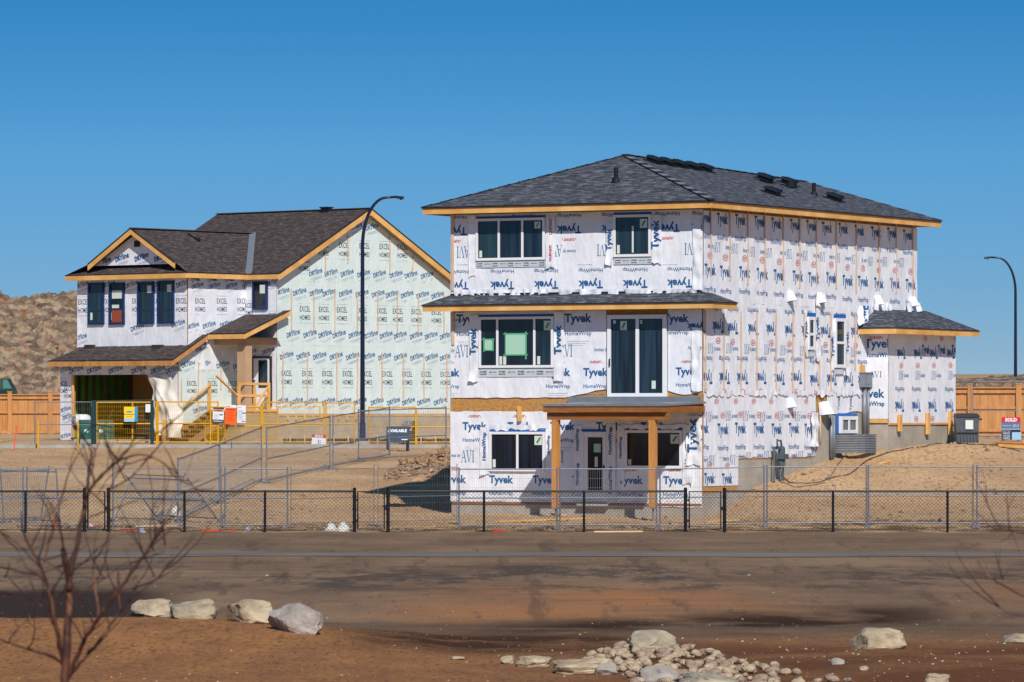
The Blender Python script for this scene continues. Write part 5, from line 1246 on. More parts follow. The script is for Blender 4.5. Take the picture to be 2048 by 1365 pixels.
for px, big in ((-60, 0), (51, 0), (169, 1), (217, 1), (369, 0), (530, 0), (709, 1), (776, 1), (968, 0), (1168, 0), (1371, 1), (1449, 1), (1666, 0), (1895, 0), (2110, 0)):
    x = X_(px)-bx; q = MB(); rr_ = .05 if big else .036; tp_ = ztF+(.07 if big else 0); q.tube([(x, 0, -.3), (x, 0, tp_)], rr_, 10); q.tube([(x, 0, tp_), (x, 0, tp_+.03)], [rr_*1.15, rr_*.5], 10)
    if big:
        for z_ in (.25, .6, .95): q.tube([(x, 0, z_), (x, 0, z_+.05)], rr_*1.2, 10)
    q.build('post', m_black, fn_)
for a, c in ((174, 211), (714, 770), (1377, 1443)):
    x0, x1 = X_(a)-bx+.02, X_(c)-bx-.02; q = MB(); z0, z1 = zbF+.05, ztF-.01
    q.tube([(x0, 0, z0), (x0, 0, z1), (x1, 0, z1), (x1, 0, z0), (x0, 0, z0)], .022, 8); q.box(x0-.05, x0, -.02, .02, z0+.2, z0+.26); q.box(x0-.05, x0, -.02, .02, z1-.26, z1-.2); q.box(x1, x1+.09, -.04, .04, (z0+z1)/2, (z0+z1)/2+.1)
    ga = q.build('gate', m_black, fn_)
    q = MB(); diamonds(q, x0+.02, x1-.02, z0+.02, z1-.02, -.01); q.build('gate_mesh', m_bkw, ga)
# ------------------------------------------------------------ temporary fence panels
def panel(p0, p1, h, label, m=m_galv, mw=m_galvm, name='temporary_fence_panel', group='grey temporary fence panels', r=.022, wires=True, mid=.5, top=None, extra=(), hw=False, lean=0, st=.075, wt=.0045, ext=.1, cat='fence panel'):
    """p0, p1: bottom corners in the world; stands vertical, follows the slope between them"""
    p0 = Vector(p0); p1 = Vector(p1); d = p1-p0; L_ = math.hypot(d.x, d.y); rz = math.atan2(d.y, d.x); t = thing(name, label, cat, p0, rz, group); t.rotation_euler[0] = lean
    sl_ = d.z/L_; Z = lambda x, z: z+sl_*x
    q = MB()
    for x in (0.0, L_): q.tube([(x, 0, -.05+Z(x, 0)), (x, 0, Z(x, h+ext))], r, 8)
    for z_ in [.12, h]+([h*mid] if mid else []): q.tube([(0, 0, Z(0, z_)), (L_, 0, Z(L_, z_))], r*.8, 8)
    for x in extra: q.tube([(x*L_, 0, Z(x*L_, 0)), (x*L_, 0, Z(x*L_, h))], r, 8)
    q.build('frame', m, t)
    q = MB(); n = int(L_/st)
    for i in range(1, n): x = L_*i/n; q.bar((x, 0, Z(x, .12)), (x, 0, Z(x, h)), wt, wt)
    for i in range(1, 9 if hw else 6): z_ = .12+(h-.12)*i/(9 if hw else 6); q.bar((0, 0, Z(0, z_)), (L_, 0, Z(L_, z_)), wt, wt)
    q.build('wire_mesh', mw, t)
    for x in (0, L_):
        q = MB(); q.box(x-.05, x+.05, -.28, .28, Z(x, 0)-.03, Z(x, 0)+.03); q.build('foot', m, t)
    return t
def gp_(px, D): x = (px-CXP)/FP*D; return Vector((x, D, gz(x, D)))
DP = 130.6
rowp = [(-75, 46, 'at the left picture edge'), (54, 176, 'left of the first gate, under the bare tree'), (226, 442, 'behind the fence, right of the first gate'), (450, 575, 'short one with dense wires, left of the middle gate'),
        (918, 1114, 'in front of the left porch post'), (1120, 1313, 'bright one between the porch posts'), (1320, 1528, 'right of the right porch post'), (1534, 1733, 'below the gas meter'), (1737, 1946, 'before the dirt slope'), (1954, 2150, 'at the right picture edge')]
for i, (a, c, l_) in enumerate(rowp):
    panel(gp_(a, DP+.03*(i % 3)), gp_(c, DP+.02*(i % 2)), 1.66, 'upright grey wire panel '+l_, ext=.05, wt=.006 if i in (3, 5, 9, 0) else .0035, st=.06, mid=.52)
panel(gp_(582, 131.5), gp_(748, 133), 1.6, 'upright grey wire panel left of the middle gate behind the white bag', wt=.003, r=.013); panel(gp_(756, 133), gp_(914, 134), 1.6, 'upright grey wire panel against the house shadow', wt=.003, r=.013)
def dtop(px, t, h=1.8):
    lo, hi = 131.0, 200.0
    for _ in range(40):
        D = (lo+hi)/2; f = gz((px-CXP)/FP*D, D)+h-(ZC+(HZ-t)/FP*D)
        if f > 0: hi = D
        else: lo = D
    return gp_(px, (lo+hi)/2)
pts = [(356, 919, 438, 889, 'lowest of the line climbing to the street'), (440, 888, 523, 855, 'second of the line climbing to the street'), (533, 857, 660, 834, 'third of the line climbing to the street'), (666, 833, 779, 816, 'beside the foot of the left lamp post'), (717, 822, 892, 816, 'behind the clod pile, topmost of the climbing line')]
for a, t0, c, t1, l_ in pts: 
    p0, p1 = dtop(a, t0), dtop(c, t1); panel(p0, p1, 1.8, 'grey wire panel '+l_, ext=.06, wt=.003, r=.024, st=.09, mid=.45)
panel(gp_(228, 134.5), gp_(330, 133), 1.5, 'leaning grey wire panel in the pile behind the fence', lean=-.5, wt=.004); panel(gp_(315, 136), gp_(436, 134), 1.6, 'fallen grey wire panel tilted back above the white scrap', lean=.75, wt=.004); panel(gp_(-40, 133), gp_(80, 134.5), 1.5, 'slanting grey wire panel at the left edge', lean=.25, wt=.004)
panel(gp_(8, 133.4), gp_(120, 132.4), 1.5, 'second slanting grey wire panel at the left edge, behind the orange stake', lean=.12, wt=.004)
# yellow panels at the street
m_yel = mat('yellow_paint', hexc('#e0ab1c'), hexc('#d09a18'), sc=3, rough=.5); DY = 184.0
ylist = [(193, 801, 313, 801, 'left one, with the yellow and blue sign', (.6,)), (316, 800, 436, 803, 'in front of the tarpaulin', ()), (421, 810, 522, 806, 'holding three notices', ()), (525, 801, 648, 801, 'in front of the entrance porch', ()), (652, 802, 709, 814, 'short one left of the lamp post', ()), (738, 811, 831, 813, 'right of the lamp post', ()), (833, 813, 912, 816, 'last one before the white house', ())]
yp = {}
for i, (a, t0, c, t1, l_, ex) in enumerate(ylist):
    yp[i] = panel(gp_(a, DY+.3*(i % 2))+Vector((0, 0, .05)), gp_(c, DY+.3*((i+1) % 2))+Vector((0, 0, .05)), 1.68-(t0-800)*.02, 'yellow wire panel '+l_, m=m_yel, mw=m_yel, group='yellow fence panels along the kerb', extra=ex, r=.031, wt=.0068, st=.07, hw=True, ext=.03)
panel(gp_(556, 186.5), gp_(640, 186.8), 1.5, 'yellow wire panel doubled behind the porch one', m=m_yel, mw=m_yel, group='yellow fence panels along the kerb', r=.022, wt=.004, ext=.03); panel(gp_(410, 186.6), gp_(450, 185.6), .95, 'low yellow wire gate leaning beside the stairs', m=m_yel, mw=m_yel, group='yellow fence panels along the kerb', r=.02, wt=.005, ext=.02)
panel(gp_(70, 183.2), gp_(183, 183.0), 1.74, 'grey wire panel between the yellow bollards', ext=.03, wt=.004); panel(gp_(1780, 164), gp_(1942, 163), 2.0, 'grey wire panel in front of the waste bin', ext=.03, wt=.002, r=.014); panel(gp_(1946, 163), gp_(2110, 163), 2.0, 'grey wire panel in front of the red sign', ext=.03, wt=.002, r=.014)
# dark frame round the left yellow panel
q = MB(); p0, p1 = gp_(188, 182.6), gp_(304, 182.6); d = p1-p0; fr_ = thing('sign_frame', 'dark green square post frame before the yellow panel by the utility cabinet', 'frame', p0)
q.box(-.09, .09, -.07, .07, -.2, 1.82); q.box(d.x-.06, d.x+.06, -.05, .05, -.2, 1.82); q.tube([(0, 0, 1.78), (d.x, 0, 1.82)], .025, 8); q.bar((-.6, -.1, .95), (0, -.1, .9), .04); q.bar((.02, -.1, .9), (.7, -.1, .78), .05); q.bar((-.6, -.1, .0), (-.55, -.1, .35), .09); q.bar((-.5, -.1, .4), (0, -.1, .9), .05); q.bar((-.9, -.1, .35), (-.5, -.1, .38), .05); q.build('posts', mat('dark_green_steel', hexc('#1f3a3c'), rough=.5, metal=.2), fr_)
# utility cabinet
p = gp_(155, 186.5); wX = (225-155)/FP*186.5; hZ = (885-846)/FP*186.5; m_gcab = mat('green_enamel', hexc('#1d5447'), hexc('#245e50'), sc=2, rough=.45)
uc = thing('utility_cabinet', 'dark green double utility cabinet on a concrete pad before the garage', 'utility cabinet', p)
q = MB(); q.box(0, wX, 0, .9, .22, .22+hZ*.62); q.prism([(0, .15, .22+hZ*.62), (wX, .15, .22+hZ*.62), (wX, .0, .22+hZ*.62), (0, .0, .22+hZ*.62)], (0, 0, .001)); q.hexa([(0, 0, .22+hZ*.62), (wX, 0, .22+hZ*.62), (wX, .9, .22+hZ*.62), (0, .9, .22+hZ*.62), (.03, .22, .22+hZ), (wX-.03, .22, .22+hZ), (wX-.03, .9, .22+hZ), (.03, .9, .22+hZ)]); q.box(wX*.49, wX*.51, -.02, 0, .25, .2+hZ*.6); q.build('body', m_gcab, uc)
q = MB(); q.box(-.12, wX+.15, -.15, 1.0, -.1, .22); q.build('pad', m_conc, uc)
for fx in (.2, .62): q = MB(); q.box(wX*fx, wX*fx+.15, -.012, -.002, .22+hZ*.35, .22+hZ*.35+.12); q.build('label_plate', m_label, uc)
# bollards and stakes
for px, D_, y0, l_ in ((76, 182.3, 843, 'yellow bollard at far left'), (156, 181, 845, 'yellow bollard in front of the green cabinet')):
    p = ghit(px, 897 if px < 100 else 900, 150); h = ZC+(HZ-y0)/FP*p.y-p.z; q = MB(); q.tube([(0, 0, -.2), (0, 0, h)], .04, 10); q.tube([(0, 0, h), (0, 0, h+.03)], [.04, .015], 10); tag(q.build('bollard', m_yel, loc=p), l_, 'bollard', 'yellow bollards')
m_or = mat('fluorescent_orange', hexc('#e4583a'), rough=.7)
def stake(px, yb_s, px1, yt, l_, D=None, wd_=.05, m=m_or, nm='survey_stake'):
    p = ghit(px, yb_s, 120 if yb_s > 1040 else 135); h = (yb_s-yt)/FP*p.y; dx = (px1-px)/FP*p.y; q = MB(); q.bar((0, 0, -.1), (dx, 0, h), wd_, .02); q.bar((dx, 0, h), (dx*1.02, 0, h+.04), wd_*.5, .015); return tag(q.build(nm, m, loc=p), l_, 'stake', 'wooden site stakes')
stake(27, 900, 34, 852, 'leaning orange stake at far left near the wood fence'); stake(110, 1058, 111, 1036, 'short orange stake behind the chain link fence')
stake(463, 897, 463, 885, 'short blue stake at the kerb', m=m_blue); stake(616, 878, 616, 842, 'orange stake left of the red and white board'); stake(557, 878, 558, 866, 'small dark marker post before the porch', m=m_navy)
# ------------------------------------------------------------ signs
m_sw = mat('sign_white', hexc('#dfe3ea'), rough=.6); m_sor = mat('sign_orange', hexc('#f0601a'), rough=.6); m_syel = mat('sign_yellow', hexc('#f2cb1d'), rough=.6); m_scy = mat('sign_cyan', hexc('#2f93cc'), rough=.6); m_sred = mat('sign_red', hexc('#cf2430'), rough=.6); m_snav = mat('sign_navy', hexc('#173553'), rough=.6); m_steel = mat('sign_slate', hexc('#5a6f92'), rough=.6); m_skb = mat('sign_pale_blue', hexc('#9cc4dd'), rough=.6); m_peach = mat('sign_peach', hexc('#d79a6e'), rough=.6); m_txt = mat('sign_ink', hexc('#2c3340'), rough=.7)
SM = [m_sw, m_txt, m_snav, m_sred, m_syel, m_scy, m_sor, m_peach, m_steel, m_skb]
def board(name, label, cat, px0, py0, px1, py1, D, draw, base=0, tilt=0, th=.012, group=None, back=None):
    w_ = (px1-px0)/FP*D; h = (py1-py0)/FP*D; p = W(px0, py1, D); q = MB(); q.box(0, w_, 0, th, 0, h, base)
    P = lambda u, z, o: (u*w_, -.002-o, z*h)
    def rect(a, c, e, f, m): q.face([P(a, e, .001*m+.001), P(c, e, .001*m+.001), P(c, f, .001*m+.001), P(a, f, .001*m+.001)], m)
    Pm = lambda u, z, o: (u, -.004-o, z)
    def txt(s, u, z, wd_, m, **k): put(q, Pm, u*w_, z*h, s, wd_*w_, m, off=.014, **k)
    draw(rect, txt); o = q.build(name, SM, loc=p); o.rotation_euler = (0, tilt, 0); return tag(o, label, cat, group)
def dA(rect, txt):
    rect(0, 1, .9, 1, 2); rect(0, 1, .74, .9, 7); txt('A PERMIT', .5, .82, .7, 1, bold=.03); rect(0, 1, 0, .22, 2); txt('24-109-A-17', .5, .11, .82, 0, bold=.05); txt('1520', .75, .55, .3, 1, bold=.04)
    for k in range(4): rect(.1, .5+.08*(k % 2), .3+k*.09, .315+k*.09, 1)
def dO(rect, txt):
    rect(0, 1, .86, 1, 0); txt('NOTICE', .25, .93, .35, 3, bold=.05); txt('CAUTION SITE', .5, .76, .8, 1, bold=.03)
    for k in range(6): rect(.18, .82-.07*(k % 3), .2+k*.08, .215+k*.08, 3)
def dW(rect, txt):
    rect(.6, 1, .53, .58, 2); rect(.55, .95, .06, .1, 2); rect(.1, .5, .88, .9, 3)
    for k in range(9): rect(.1, .85-.1*(k % 3), .16+k*.07, .17+k*.07, 8)
board('notice', 'white permit notice with a navy foot on the yellow fence, leftmost of three', 'notice', 425, 815, 447, 846, DY-.1, dA, 0, .04)
board('notice', 'bright orange notice on the yellow fence', 'notice', 450, 810, 472, 849, DY-.12, dO, 6, .03)
board('notice', 'white printed sheet on the yellow fence right of the orange one', 'notice', 474, 811, 491, 846, DY-.1, dW, 0, .02)
def dY(rect, txt):
    rect(.78, 1, 0, 1, 5); rect(0, .78, 0, .22, 9); txt('DIG SAFE', .4, .68, .5, 5, bold=.04); txt('1-800-1234', .4, .11, .7, 0, bold=.04); rect(.02, .78, .5, .53, 1); rect(.12, .6, .36, .40, 7)
board('fence_sign', 'yellow and blue sign hung on the left yellow panel', 'sign', 248, 814, 275, 844, DY-.15, lambda rect, txt: (rect(.78, 1, 0, 1, 5), rect(0, .78, 0, .22, 9), rect(.2, .6, .62, .72, 5), rect(.02, .78, .48, .51, 2), rect(.12, .62, .36, .38, 7)), 4)
board('notice', 'blank grey white sheet at the right end of the left yellow panel', 'notice', 291, 809, 307, 825, DY-.1, lambda rect, txt: None, 0)
# red and white leaning board
board('for_sale_board', 'red and white sign board leaning low by the yellow fence', 'sign', 623, 869, 651, 889, 183.2, lambda rect, txt: (rect(0, 1, .7, 1, 3), txt('SOLD', .5, .85, .6, 0, bold=.05), rect(.45, .5, .1, .5, 2), rect(.58, .62, .05, .45, 2)), 0, .06)
# low black silt fence along the foot of the left house
q = MB(); a = gp_(566, 188.5); c = gp_(915, 188.5)
def silt(u, v): return (a.x+(c.x-a.x)*u, a.y+.06*math.sin(u*60)+.05*v, gz(a.x+(c.x-a.x)*u, 188.5)-.05+v*(.26+.05*noise.noise((u*22, 2, 1))))
q.grid(silt, 120, 2); sf = thing('silt_fence', 'low black silt fence along the foot of the mint gable wall', 'fence', (0, 0, 0)); q.build('fabric', m_black, sf)
for i in range(12):
    x = a.x+(c.x-a.x)*(i+.5)/12; q = MB(); q.box(x-.02, x+.02, 188.38, 188.42, gz(x, 188.4)-.1, gz(x, 188.4)+.34); q.build('stake', m_batt, sf)
# sandwich boards
def aboard(px0, px1, yt, ybn, yb2, D, label, draw, lean=.16, top=None, rz=0):
    p = ghit((px0+px1)/2, yb2, 150); D = p.y; w_ = (px1-px0)/FP*D; h = (ybn-yt)/FP*D; leg = (yb2-ybn)/FP*D; t = thing('sandwich_board', label, 'sandwich board', p, rz, 'sandwich boards on the bare lot'); H = h+leg
    for s_ in (-1, 1):
        q = MB(); f = lambda z: s_*(H-z)*.28
        q.hexa([(-w_/2, f(leg)-.015, leg), (w_/2, f(leg)-.015, leg), (w_/2, f(leg)+.015, leg), (-w_/2, f(leg)+.015, leg), (-w_/2, f(H)-.015, H), (w_/2, f(H)-.015, H), (w_/2, f(H)+.015, H), (-w_/2, f(H)+.015, H)], 2)
        if s_ == -1:
            P = lambda u, z, o: (u*w_-w_/2, f(leg+z*h)-.017-o, leg+z*h)
            def txt(s, u, z, wd_, m, **k): put(q, lambda a, c, o: P(a/w_, c/h, o), u*w_, z*h, s, wd_*w_, m, off=.004, **k)
            def rect(a, c, e, g2, m): q.face([P(a, e, .002), P(c, e, .002), P(c, g2, .002), P(a, g2, .002)], m)
            draw(rect, txt)
        bd = q.build('panel', SM, t)
        for x in (-w_/2+.05, w_/2-.05): 
            q = MB(); q.bar((x, f(0), 0), (x, f(leg+.1), leg+.1), .07, .04); q.build('leg', m_navyr, t)
    return t
aboard(773, 818, 853, 885, 903, 160, 'navy sandwich board reading AVAILABLE', lambda rect, txt: (txt('AVAILABLE', .47, .72, .86, 0, bold=.05), rect(.04, .6, .28, .31, 0), rect(.65, .95, .14, .2, 0)), rz=.12)
ab = aboard(803, 833, 850, 880, 893, 160, 'navy sandwich board with a pale FOR SALE rider, behind the other one', lambda rect, txt: (txt('17', .6, .75, .35, 0), ), rz=-.1)
p = ab.location; q = MB(); D_ = p.y; w_ = 25/FP*D_; z0 = ZC+(HZ-850)/FP*D_-p.z; h = 8/FP*D_; q.box(-w_/2, w_/2, -.02, .0, z0+.005, z0+h, 9); put(q, lambda u, z, o: (u, -.022-o, z), 0, z0+h/2, 'FOR SALE', w_*.88, 2, bold=.03, ys=1.4); q.build('rider', SM, ab)
# red SOLD sign at right
D_ = 158.0
def signpost():
    p = ghit(2023, 890, 140); t = thing('yard_sign', 'red and blue SOLD sign on two legs before the wood fence at right', 'sign', p); D = p.y; X = lambda px: (px-CXP)/FP*D-p.x; Z = lambda py: ZC+(HZ-py)/FP*D-p.z
    q = MB(); q.box(X(2003), X(2041), 0, .015, Z(880), Z(835), 8); P = lambda u, z, o: (u, -.002-o, z)
    def rc(a, c, e, g2, m, o=.002): q.face([P(X(a), Z(g2), o), P(X(c), Z(g2), o), P(X(c), Z(e), o), P(X(a), Z(e), o)], m)
    rc(2003, 2041, 835, 845, 3); put(q, P, X(2022), Z(840), 'SOLD', X(2034)-X(2010), 0, off=.005, bold=.05); rc(2003, 2041, 859, 880, 2); rc(2003, 2041, 858.3, 859.3, 0, .004)
    put(q, P, X(2031), Z(852), 'AVI', X(2038)-X(2025), 0, off=.005); put(q, P, X(2014), Z(852), 'homes by', X(2023)-X(2006), 0, off=.005, shear=.4)
    for y_, s in ((862.5, 'BUILD YOUR'), (867, 'NEW'), (872, 'HOME'), (877, 'HERE')): put(q, P, X(2013), Z(y_), s, X(2020 if s != 'BUILD YOUR' else 2022)-X(2006), 0, off=.005)
    rc(2024, 2042, 865, 880, 9, .004); q.build('board', SM, t)
    for px in (2007, 2037): q = MB(); q.box(X(px)-.03, X(px)+.03, .016, .06, -.2, Z(836)); q.build('leg', m_steel, t)
signpost()
# waste bin
p = ghit(1935, 889, 140); t = thing('waste_bin', 'dark grey wheeled waste bin beside the bump-out corner', 'waste bin', p); D = p.y; wX = 44/FP*D; hh = 60/FP*D
m_bin = mat('bin_plastic', hexc('#4b535b'), hexc('#565e66'), sc=2, rough=.5)
q = MB(); q.hexa([(-wX*.5, 0, .05), (wX*.5, 0, .05), (wX*.5, .8, .05), (-wX*.5, .8, .05), (-wX*.52, -.04, hh*.9), (wX*.52, -.04, hh*.9), (wX*.52, .84, hh*.9), (-wX*.52, .84, hh*.9)])
for i in range(7): x = -wX*.45+wX*.9*i/6; q.box(x-.012, x+.012, -.05, .0, .1, hh*.45)
q.build('body', m_bin, t); q = MB(); q.hexa([(-wX*.55, -.07, hh*.9), (wX*.58, -.07, hh*.9), (wX*.58, .88, hh*.9), (-wX*.55, .88, hh*.9), (-wX*.5, 0, hh), (wX*.5, 0, hh), (wX*.5, .8, hh*1.03), (-wX*.5, .8, hh*1.03)]); q.box(wX*.5, wX*.66, .0, .1, hh*.8, hh*.86); q.build('lid', m_drip, t)
q = MB(); q.box(-wX*.1, wX*.25, -.07, -.055, hh*.5, hh*.8); q.build('label_plate', m_label, t)
q = MB(); q.box(-wX*.5, wX*.48, -.06, -.045, hh*.36, hh*.39); q.build('strap', m_black, t)
# ------------------------------------------------------------ wood fences
def wfence(px0, px1, D, ytop, ybot, label, posts, D2=None):
    D2 = D2 or D; a = W(px0, ybot, D); c = W(px1, ybot, D2); L_ = (c-a).length; t = thing('wood_fence', label, 'fence', (a.x, a.y, a.z), math.atan2(c.y-a.y, c.x-a.x)); h = (ybot-ytop)/FP*D
    q = MB(); n = int(L_/.145)
    for i in range(n): x = L_*i/n; k = .006*(i % 2); q.box(x+.003, x+L_/n-.003, .03+k, .055+k, -.1, h-.02)
    q.build('boards', m_cedar, t)
    q = MB(); q.box(0, L_, -.05, .026, h-.2, h-.08); q.box(0, L_, -.05, .026, h*.52, h*.52+.11); q.box(0, L_, -.05, .026, .02, .13); q.build('rails', m_cedar, t)
    q = MB(); q.box(0, L_, -.08, .09, h-.02, h+.03); q.build('cap_rail', m_cedar, t)
    for px in posts: x = ((px-CXP)/FP*(D+(D2-D)*(px-px0)/(px1-px0))-a.x)/(c.x-a.x)*L_; q = MB(); q.box(x-.1, x+.1, -.13, -.052, -.15, h+.12); q.box(x-.12, x+.12, -.15, .0, h+.12, h+.16); q.build('post', m_cedar, t)
wfence(-140, 200, 222, 790, 868, 'cedar board fence at left below the rubble hill', (-60, 20, 101, 180)); wfence(1890, 2180, 176, 776, 865, 'cedar board fence at right behind the waste bin', (1940, 2037, 2134))
# dark green machine cab behind the left fence
t = thing('excavator_cab', 'dark green machine cab top showing above the left wood fence', 'vehicle', W(10, 860, 236)); D = 236; q = MB(); k = D/FP
q.box(-1.2, .42, 0, 1.6, 0, 2.0); q.hexa([(-1.2, 0, 2.0), (.42, 0, 2.0), (.42, 1.6, 2.0), (-1.2, 1.6, 2.0), (-1.1, .1, 2.55), (.1, .1, 2.55), (.1, 1.5, 2.55), (-1.1, 1.5, 2.55)]); q.build('body', mat('dark_green_paint', hexc('#1c3634'), rough=.4), t)
q = MB(); q.face([(-1.0, -.01, 2.05), (-.25, -.01, 2.05), (-.25, .07, 2.48), (-1.0, .07, 2.48)]); q.face([(-.1, -.01, 2.05), (.34, -.01, 2.05), (.1, .07, 2.48), (-.1, .07, 2.48)]); q.build('window', mat('green_glass', hexc('#4d7f72'), rough=.15), t)
q = MB(); q.box(-1.2, -.2, .05, .2, 2.552, 2.6); q.build('beacon_bar', m_yel, t)
# ------------------------------------------------------------ lamp posts
def lamp(px, D, ytop, yb, pxh, label):
    x = (px-CXP)/FP*D; zb = gz(x, D); t = thing('street_lamp', label, 'street lamp', (x, D, zb), 0, 'street lamps'); k = D/FP
    H = ZC+(HZ-ytop)*k-zb; reach = (pxh-px)*k; s_ = 1 if reach > 0 else -1; reach = abs(reach)
    q = MB(); pts = []; n = 12; hb = H-1.95
    rad = []
    for i in range(7): pts.append((0, 0, .9+(hb-.9)*i/6)); rad.append(.098-.025*i/6)
    for i in range(1, n+1):
        a = math.pi/2*i/n; pts.append((s_*reach*.62*(1-math.cos(a)), 0, hb+1.9*math.sin(a))); rad.append(.072-.022*i/n)
    pts.append((s_*reach*.9, 0, hb+1.93)); rad.append(.045)
    q.tube(pts, rad, 14); po = q.build('pole', m_navym, t, smooth=True)
    q = MB(); q.tube([(0, 0, 0), (0, 0, .9)], [.125, .12], 14); q.tube([(0, 0, .9), (0, 0, .93)], [.14, .10], 14); q.build('base', m_navym, t, smooth=False)
    q = MB(); q.box(-.25, .25, -.25, .25, -.3, .22); q.build('footing', m_conc, t)
    q = MB(); xa, xb_ = s_*reach*.86, s_*reach*1.06; z_ = hb+1.93; q.hexa([(xa, -.07, z_-.07), (xb_, -.16, z_-.10), (xb_, .16, z_-.10), (xa, .07, z_-.07), (xa, -.05, z_+.04), (xb_, -.12, z_+.01), (xb_, .12, z_+.01), (xa, .05, z_+.04)]); q.box(min(xa, xb_)+.14, max(xa, xb_)-.08, -.08, .08, z_-.12, z_-.085); q.build('lamp_head', m_black, t, recalc=True)
lamp(725, 184, 393, 893, 803, 'tall dark blue street lamp curving to the right between the houses'); lamp(2031, 262, 514, 890, 1972, 'dark blue street lamp curving to the left at the right edge')
# ------------------------------------------------------------ small things lying about
def plank(px0, py0, px1, py1, label, m=m_pine, w_=.1, d0=131, th=.04, group='boards lying on the soil'):
    a = ghit(px0, py0, d0); c = ghit(px1, py1, d0); a.z += th/2+.03; c.z += th/2+.03; q = MB(); mid = (a+c)/2; q.bar(a-mid, c-mid, w_, th); return tag(q.build('lumber_board', m, loc=mid), label, 'board', group)
plank(997, 1047, 1184, 1040, 'long thin board lying before the walkout wall'); plank(1088, 1028, 1128, 1034, 'short reddish board stub by the left porch post', m_batt, .14); plank(1415, 1010, 1478, 976, 'board leaning up the slope behind the right gate', m_postw, .12); plank(1418, 1048, 1478, 1044, 'light board lying behind the right gate'); plank(1325, 1046, 1372, 1050, 'short board left of the right gate', m_batt)
plank(1757, 932, 1782, 926, 'small board on the dirt slope'); plank(270, 1057, 405, 1053, 'thin pale board behind the chain link fence under the tree', m_batt, .08)
plank(405, 1067, 470, 1063, 'thin orange board at the fence foot', m_or, .06, 118); plank(1188, 1068, 1285, 1067, 'long red painted board at the fence foot, middle', m_batt, .05, 118); plank(985, 1068, 1010, 1067, 'short red painted board at the fence foot', m_sred, .05, 118); plank(240, 1064, 275, 1064, 'red strip left of the blue scrap', m_sred, .05, 118)
plank(0, 885, 26, 883, 'pale board lying at far left', m_pine, .14, 150)
for i, (a, b_, c_, d_) in enumerate(((1992, 893, 2060, 896), (1995, 890, 2060, 892), (2000, 896, 2060, 900), (2005, 888, 2050, 890))): plank(a, b_, c_, d_, ['lowest broad board', 'middle board', 'front board', 'top board'][i]+' of the lumber heap below the red sign', (m_beamw, m_postw, m_pine, m_batt)[i], .16, 140, .08, 'boards of the lumber heap')
def scrap(px, py, w_, h_, m, label, seed, d0=118, nm='plastic_bag', cat='plastic bag'):
    p = ghit(px, py, d0); q = MB()
    def fn(a, c):
        th = a*2*math.pi; ph = c*math.pi/2*.98; r_ = 1+.35*noise.noise((math.cos(th)*1.7, math.sin(th)*1.7, ph*2+seed)); return (math.cos(th)*math.cos(ph)*w_/2*r_, math.sin(th)*math.cos(ph)*w_*.35*r_, math.sin(ph)*h_*(1+.3*noise.noise((th, ph*3, seed))))
    q.grid(fn, 22, 9); return tag(q.build(nm, m, loc=p-Vector((0, 0, .02)), smooth=False), label, cat)
m_bag = mat('white_film', hexc('#e4e3e0'), rough=.5); m_bagb = mat('blue_white_film', hexc('#7b7fae'), hexc('#d5d5de'), sc=9, rough=.5); m_pk = mat('pink_film', hexc('#c9a3ac'), rough=.6)
scrap(662, 1064, .32, .24, m_bag, 'white crumpled bag at the fence foot, left half of the pair', 2); scrap(686, 1064, .36, .26, m_bag, 'white crumpled bag at the fence foot, right half of the pair', 3); scrap(351, 1032, .28, .26, m_bag, 'white torn sheet caught in the fallen panels', 4, 131); scrap(284, 1064, .18, .11, m_bagb, 'small blue and white scrap at the fence foot', 5); scrap(495, 1061, .16, .12, m_bagb, 'small grey scrap below the dense panel', 6); scrap(181, 1053, .2, .08, m_pk, 'pink scrap inside the first gate', 7, 130); scrap(1879, 1044, .12, .10, m_navy, 'small dark blue lump on the slope at right', 8, 130)
# tub in front of the garage
p = gp_(163, 187.5); p.z += .75; t = thing('plastic_tub', 'white plastic tub with dark bottom beside the garage post', 'tub', p); k = 187.5/FP; q = MB()
prof = [(0, -.18), (.22, -.16), (.33, -.02), (.36, .02)]
q.tube([(0, 0, -.22), (0, 0, -.16), (0, 0, .0)], [.2, .31, .36], 18); q.build('base', m_black, t, smooth=True)
q = MB(); q.tube([(0, 0, .002), (0, 0, .25), (0, 0, .38), (0, 0, .44)], [.37, .38, .34, .2], 18); q.build('shell', m_bag, t, smooth=True)
q = MB()
for i in range(5): q.bar((-.34, -.2, .07+i*.07), (-.2, -.335, .1+i*.07), .02, .02)
q.box(-.03, .05, -.39, -.36, .08, .22); q.build('marking', m_txt, t)
q = MB(); q.box(-.1, .1, -.08, .12, -.8, -.2); q.build('stand', m_batt, t)
# hoses on the slope
def hose(pp, label, r=.013, m=m_drip):
    P_ = [ghit(a, b_, 131)+Vector((0, 0, .03)) for a, b_ in pp]; o = P_[0]; q = MB(); Q = []
    for i in range(len(P_)-1):
        for j in range(5): v = P_[i].lerp(P_[i+1], j/5); v.z = gzn(v.x, v.y)+.03; Q.append(v-o)
    Q.append(P_[-1]-o); q.tube(Q, r, 6); tag(q.build('hose', m, loc=o, smooth=True), label, 'hose')
hose([(1560, 950), (1580, 968), (1640, 966), (1700, 952), (1732, 925), (1790, 905), (1850, 896), (1890, 888), (1940, 891), (1990, 893), (2040, 905)], 'long black hose running up the dirt slope'); hose([(1553, 940), (1562, 965), (1590, 976), (1650, 968)], 'short black hose curling below the gas meter', .009); hose([(1712, 880), (1696, 905), (1676, 930), (1660, 960)], 'thin dark cable hanging over the slope from the window well', .009)
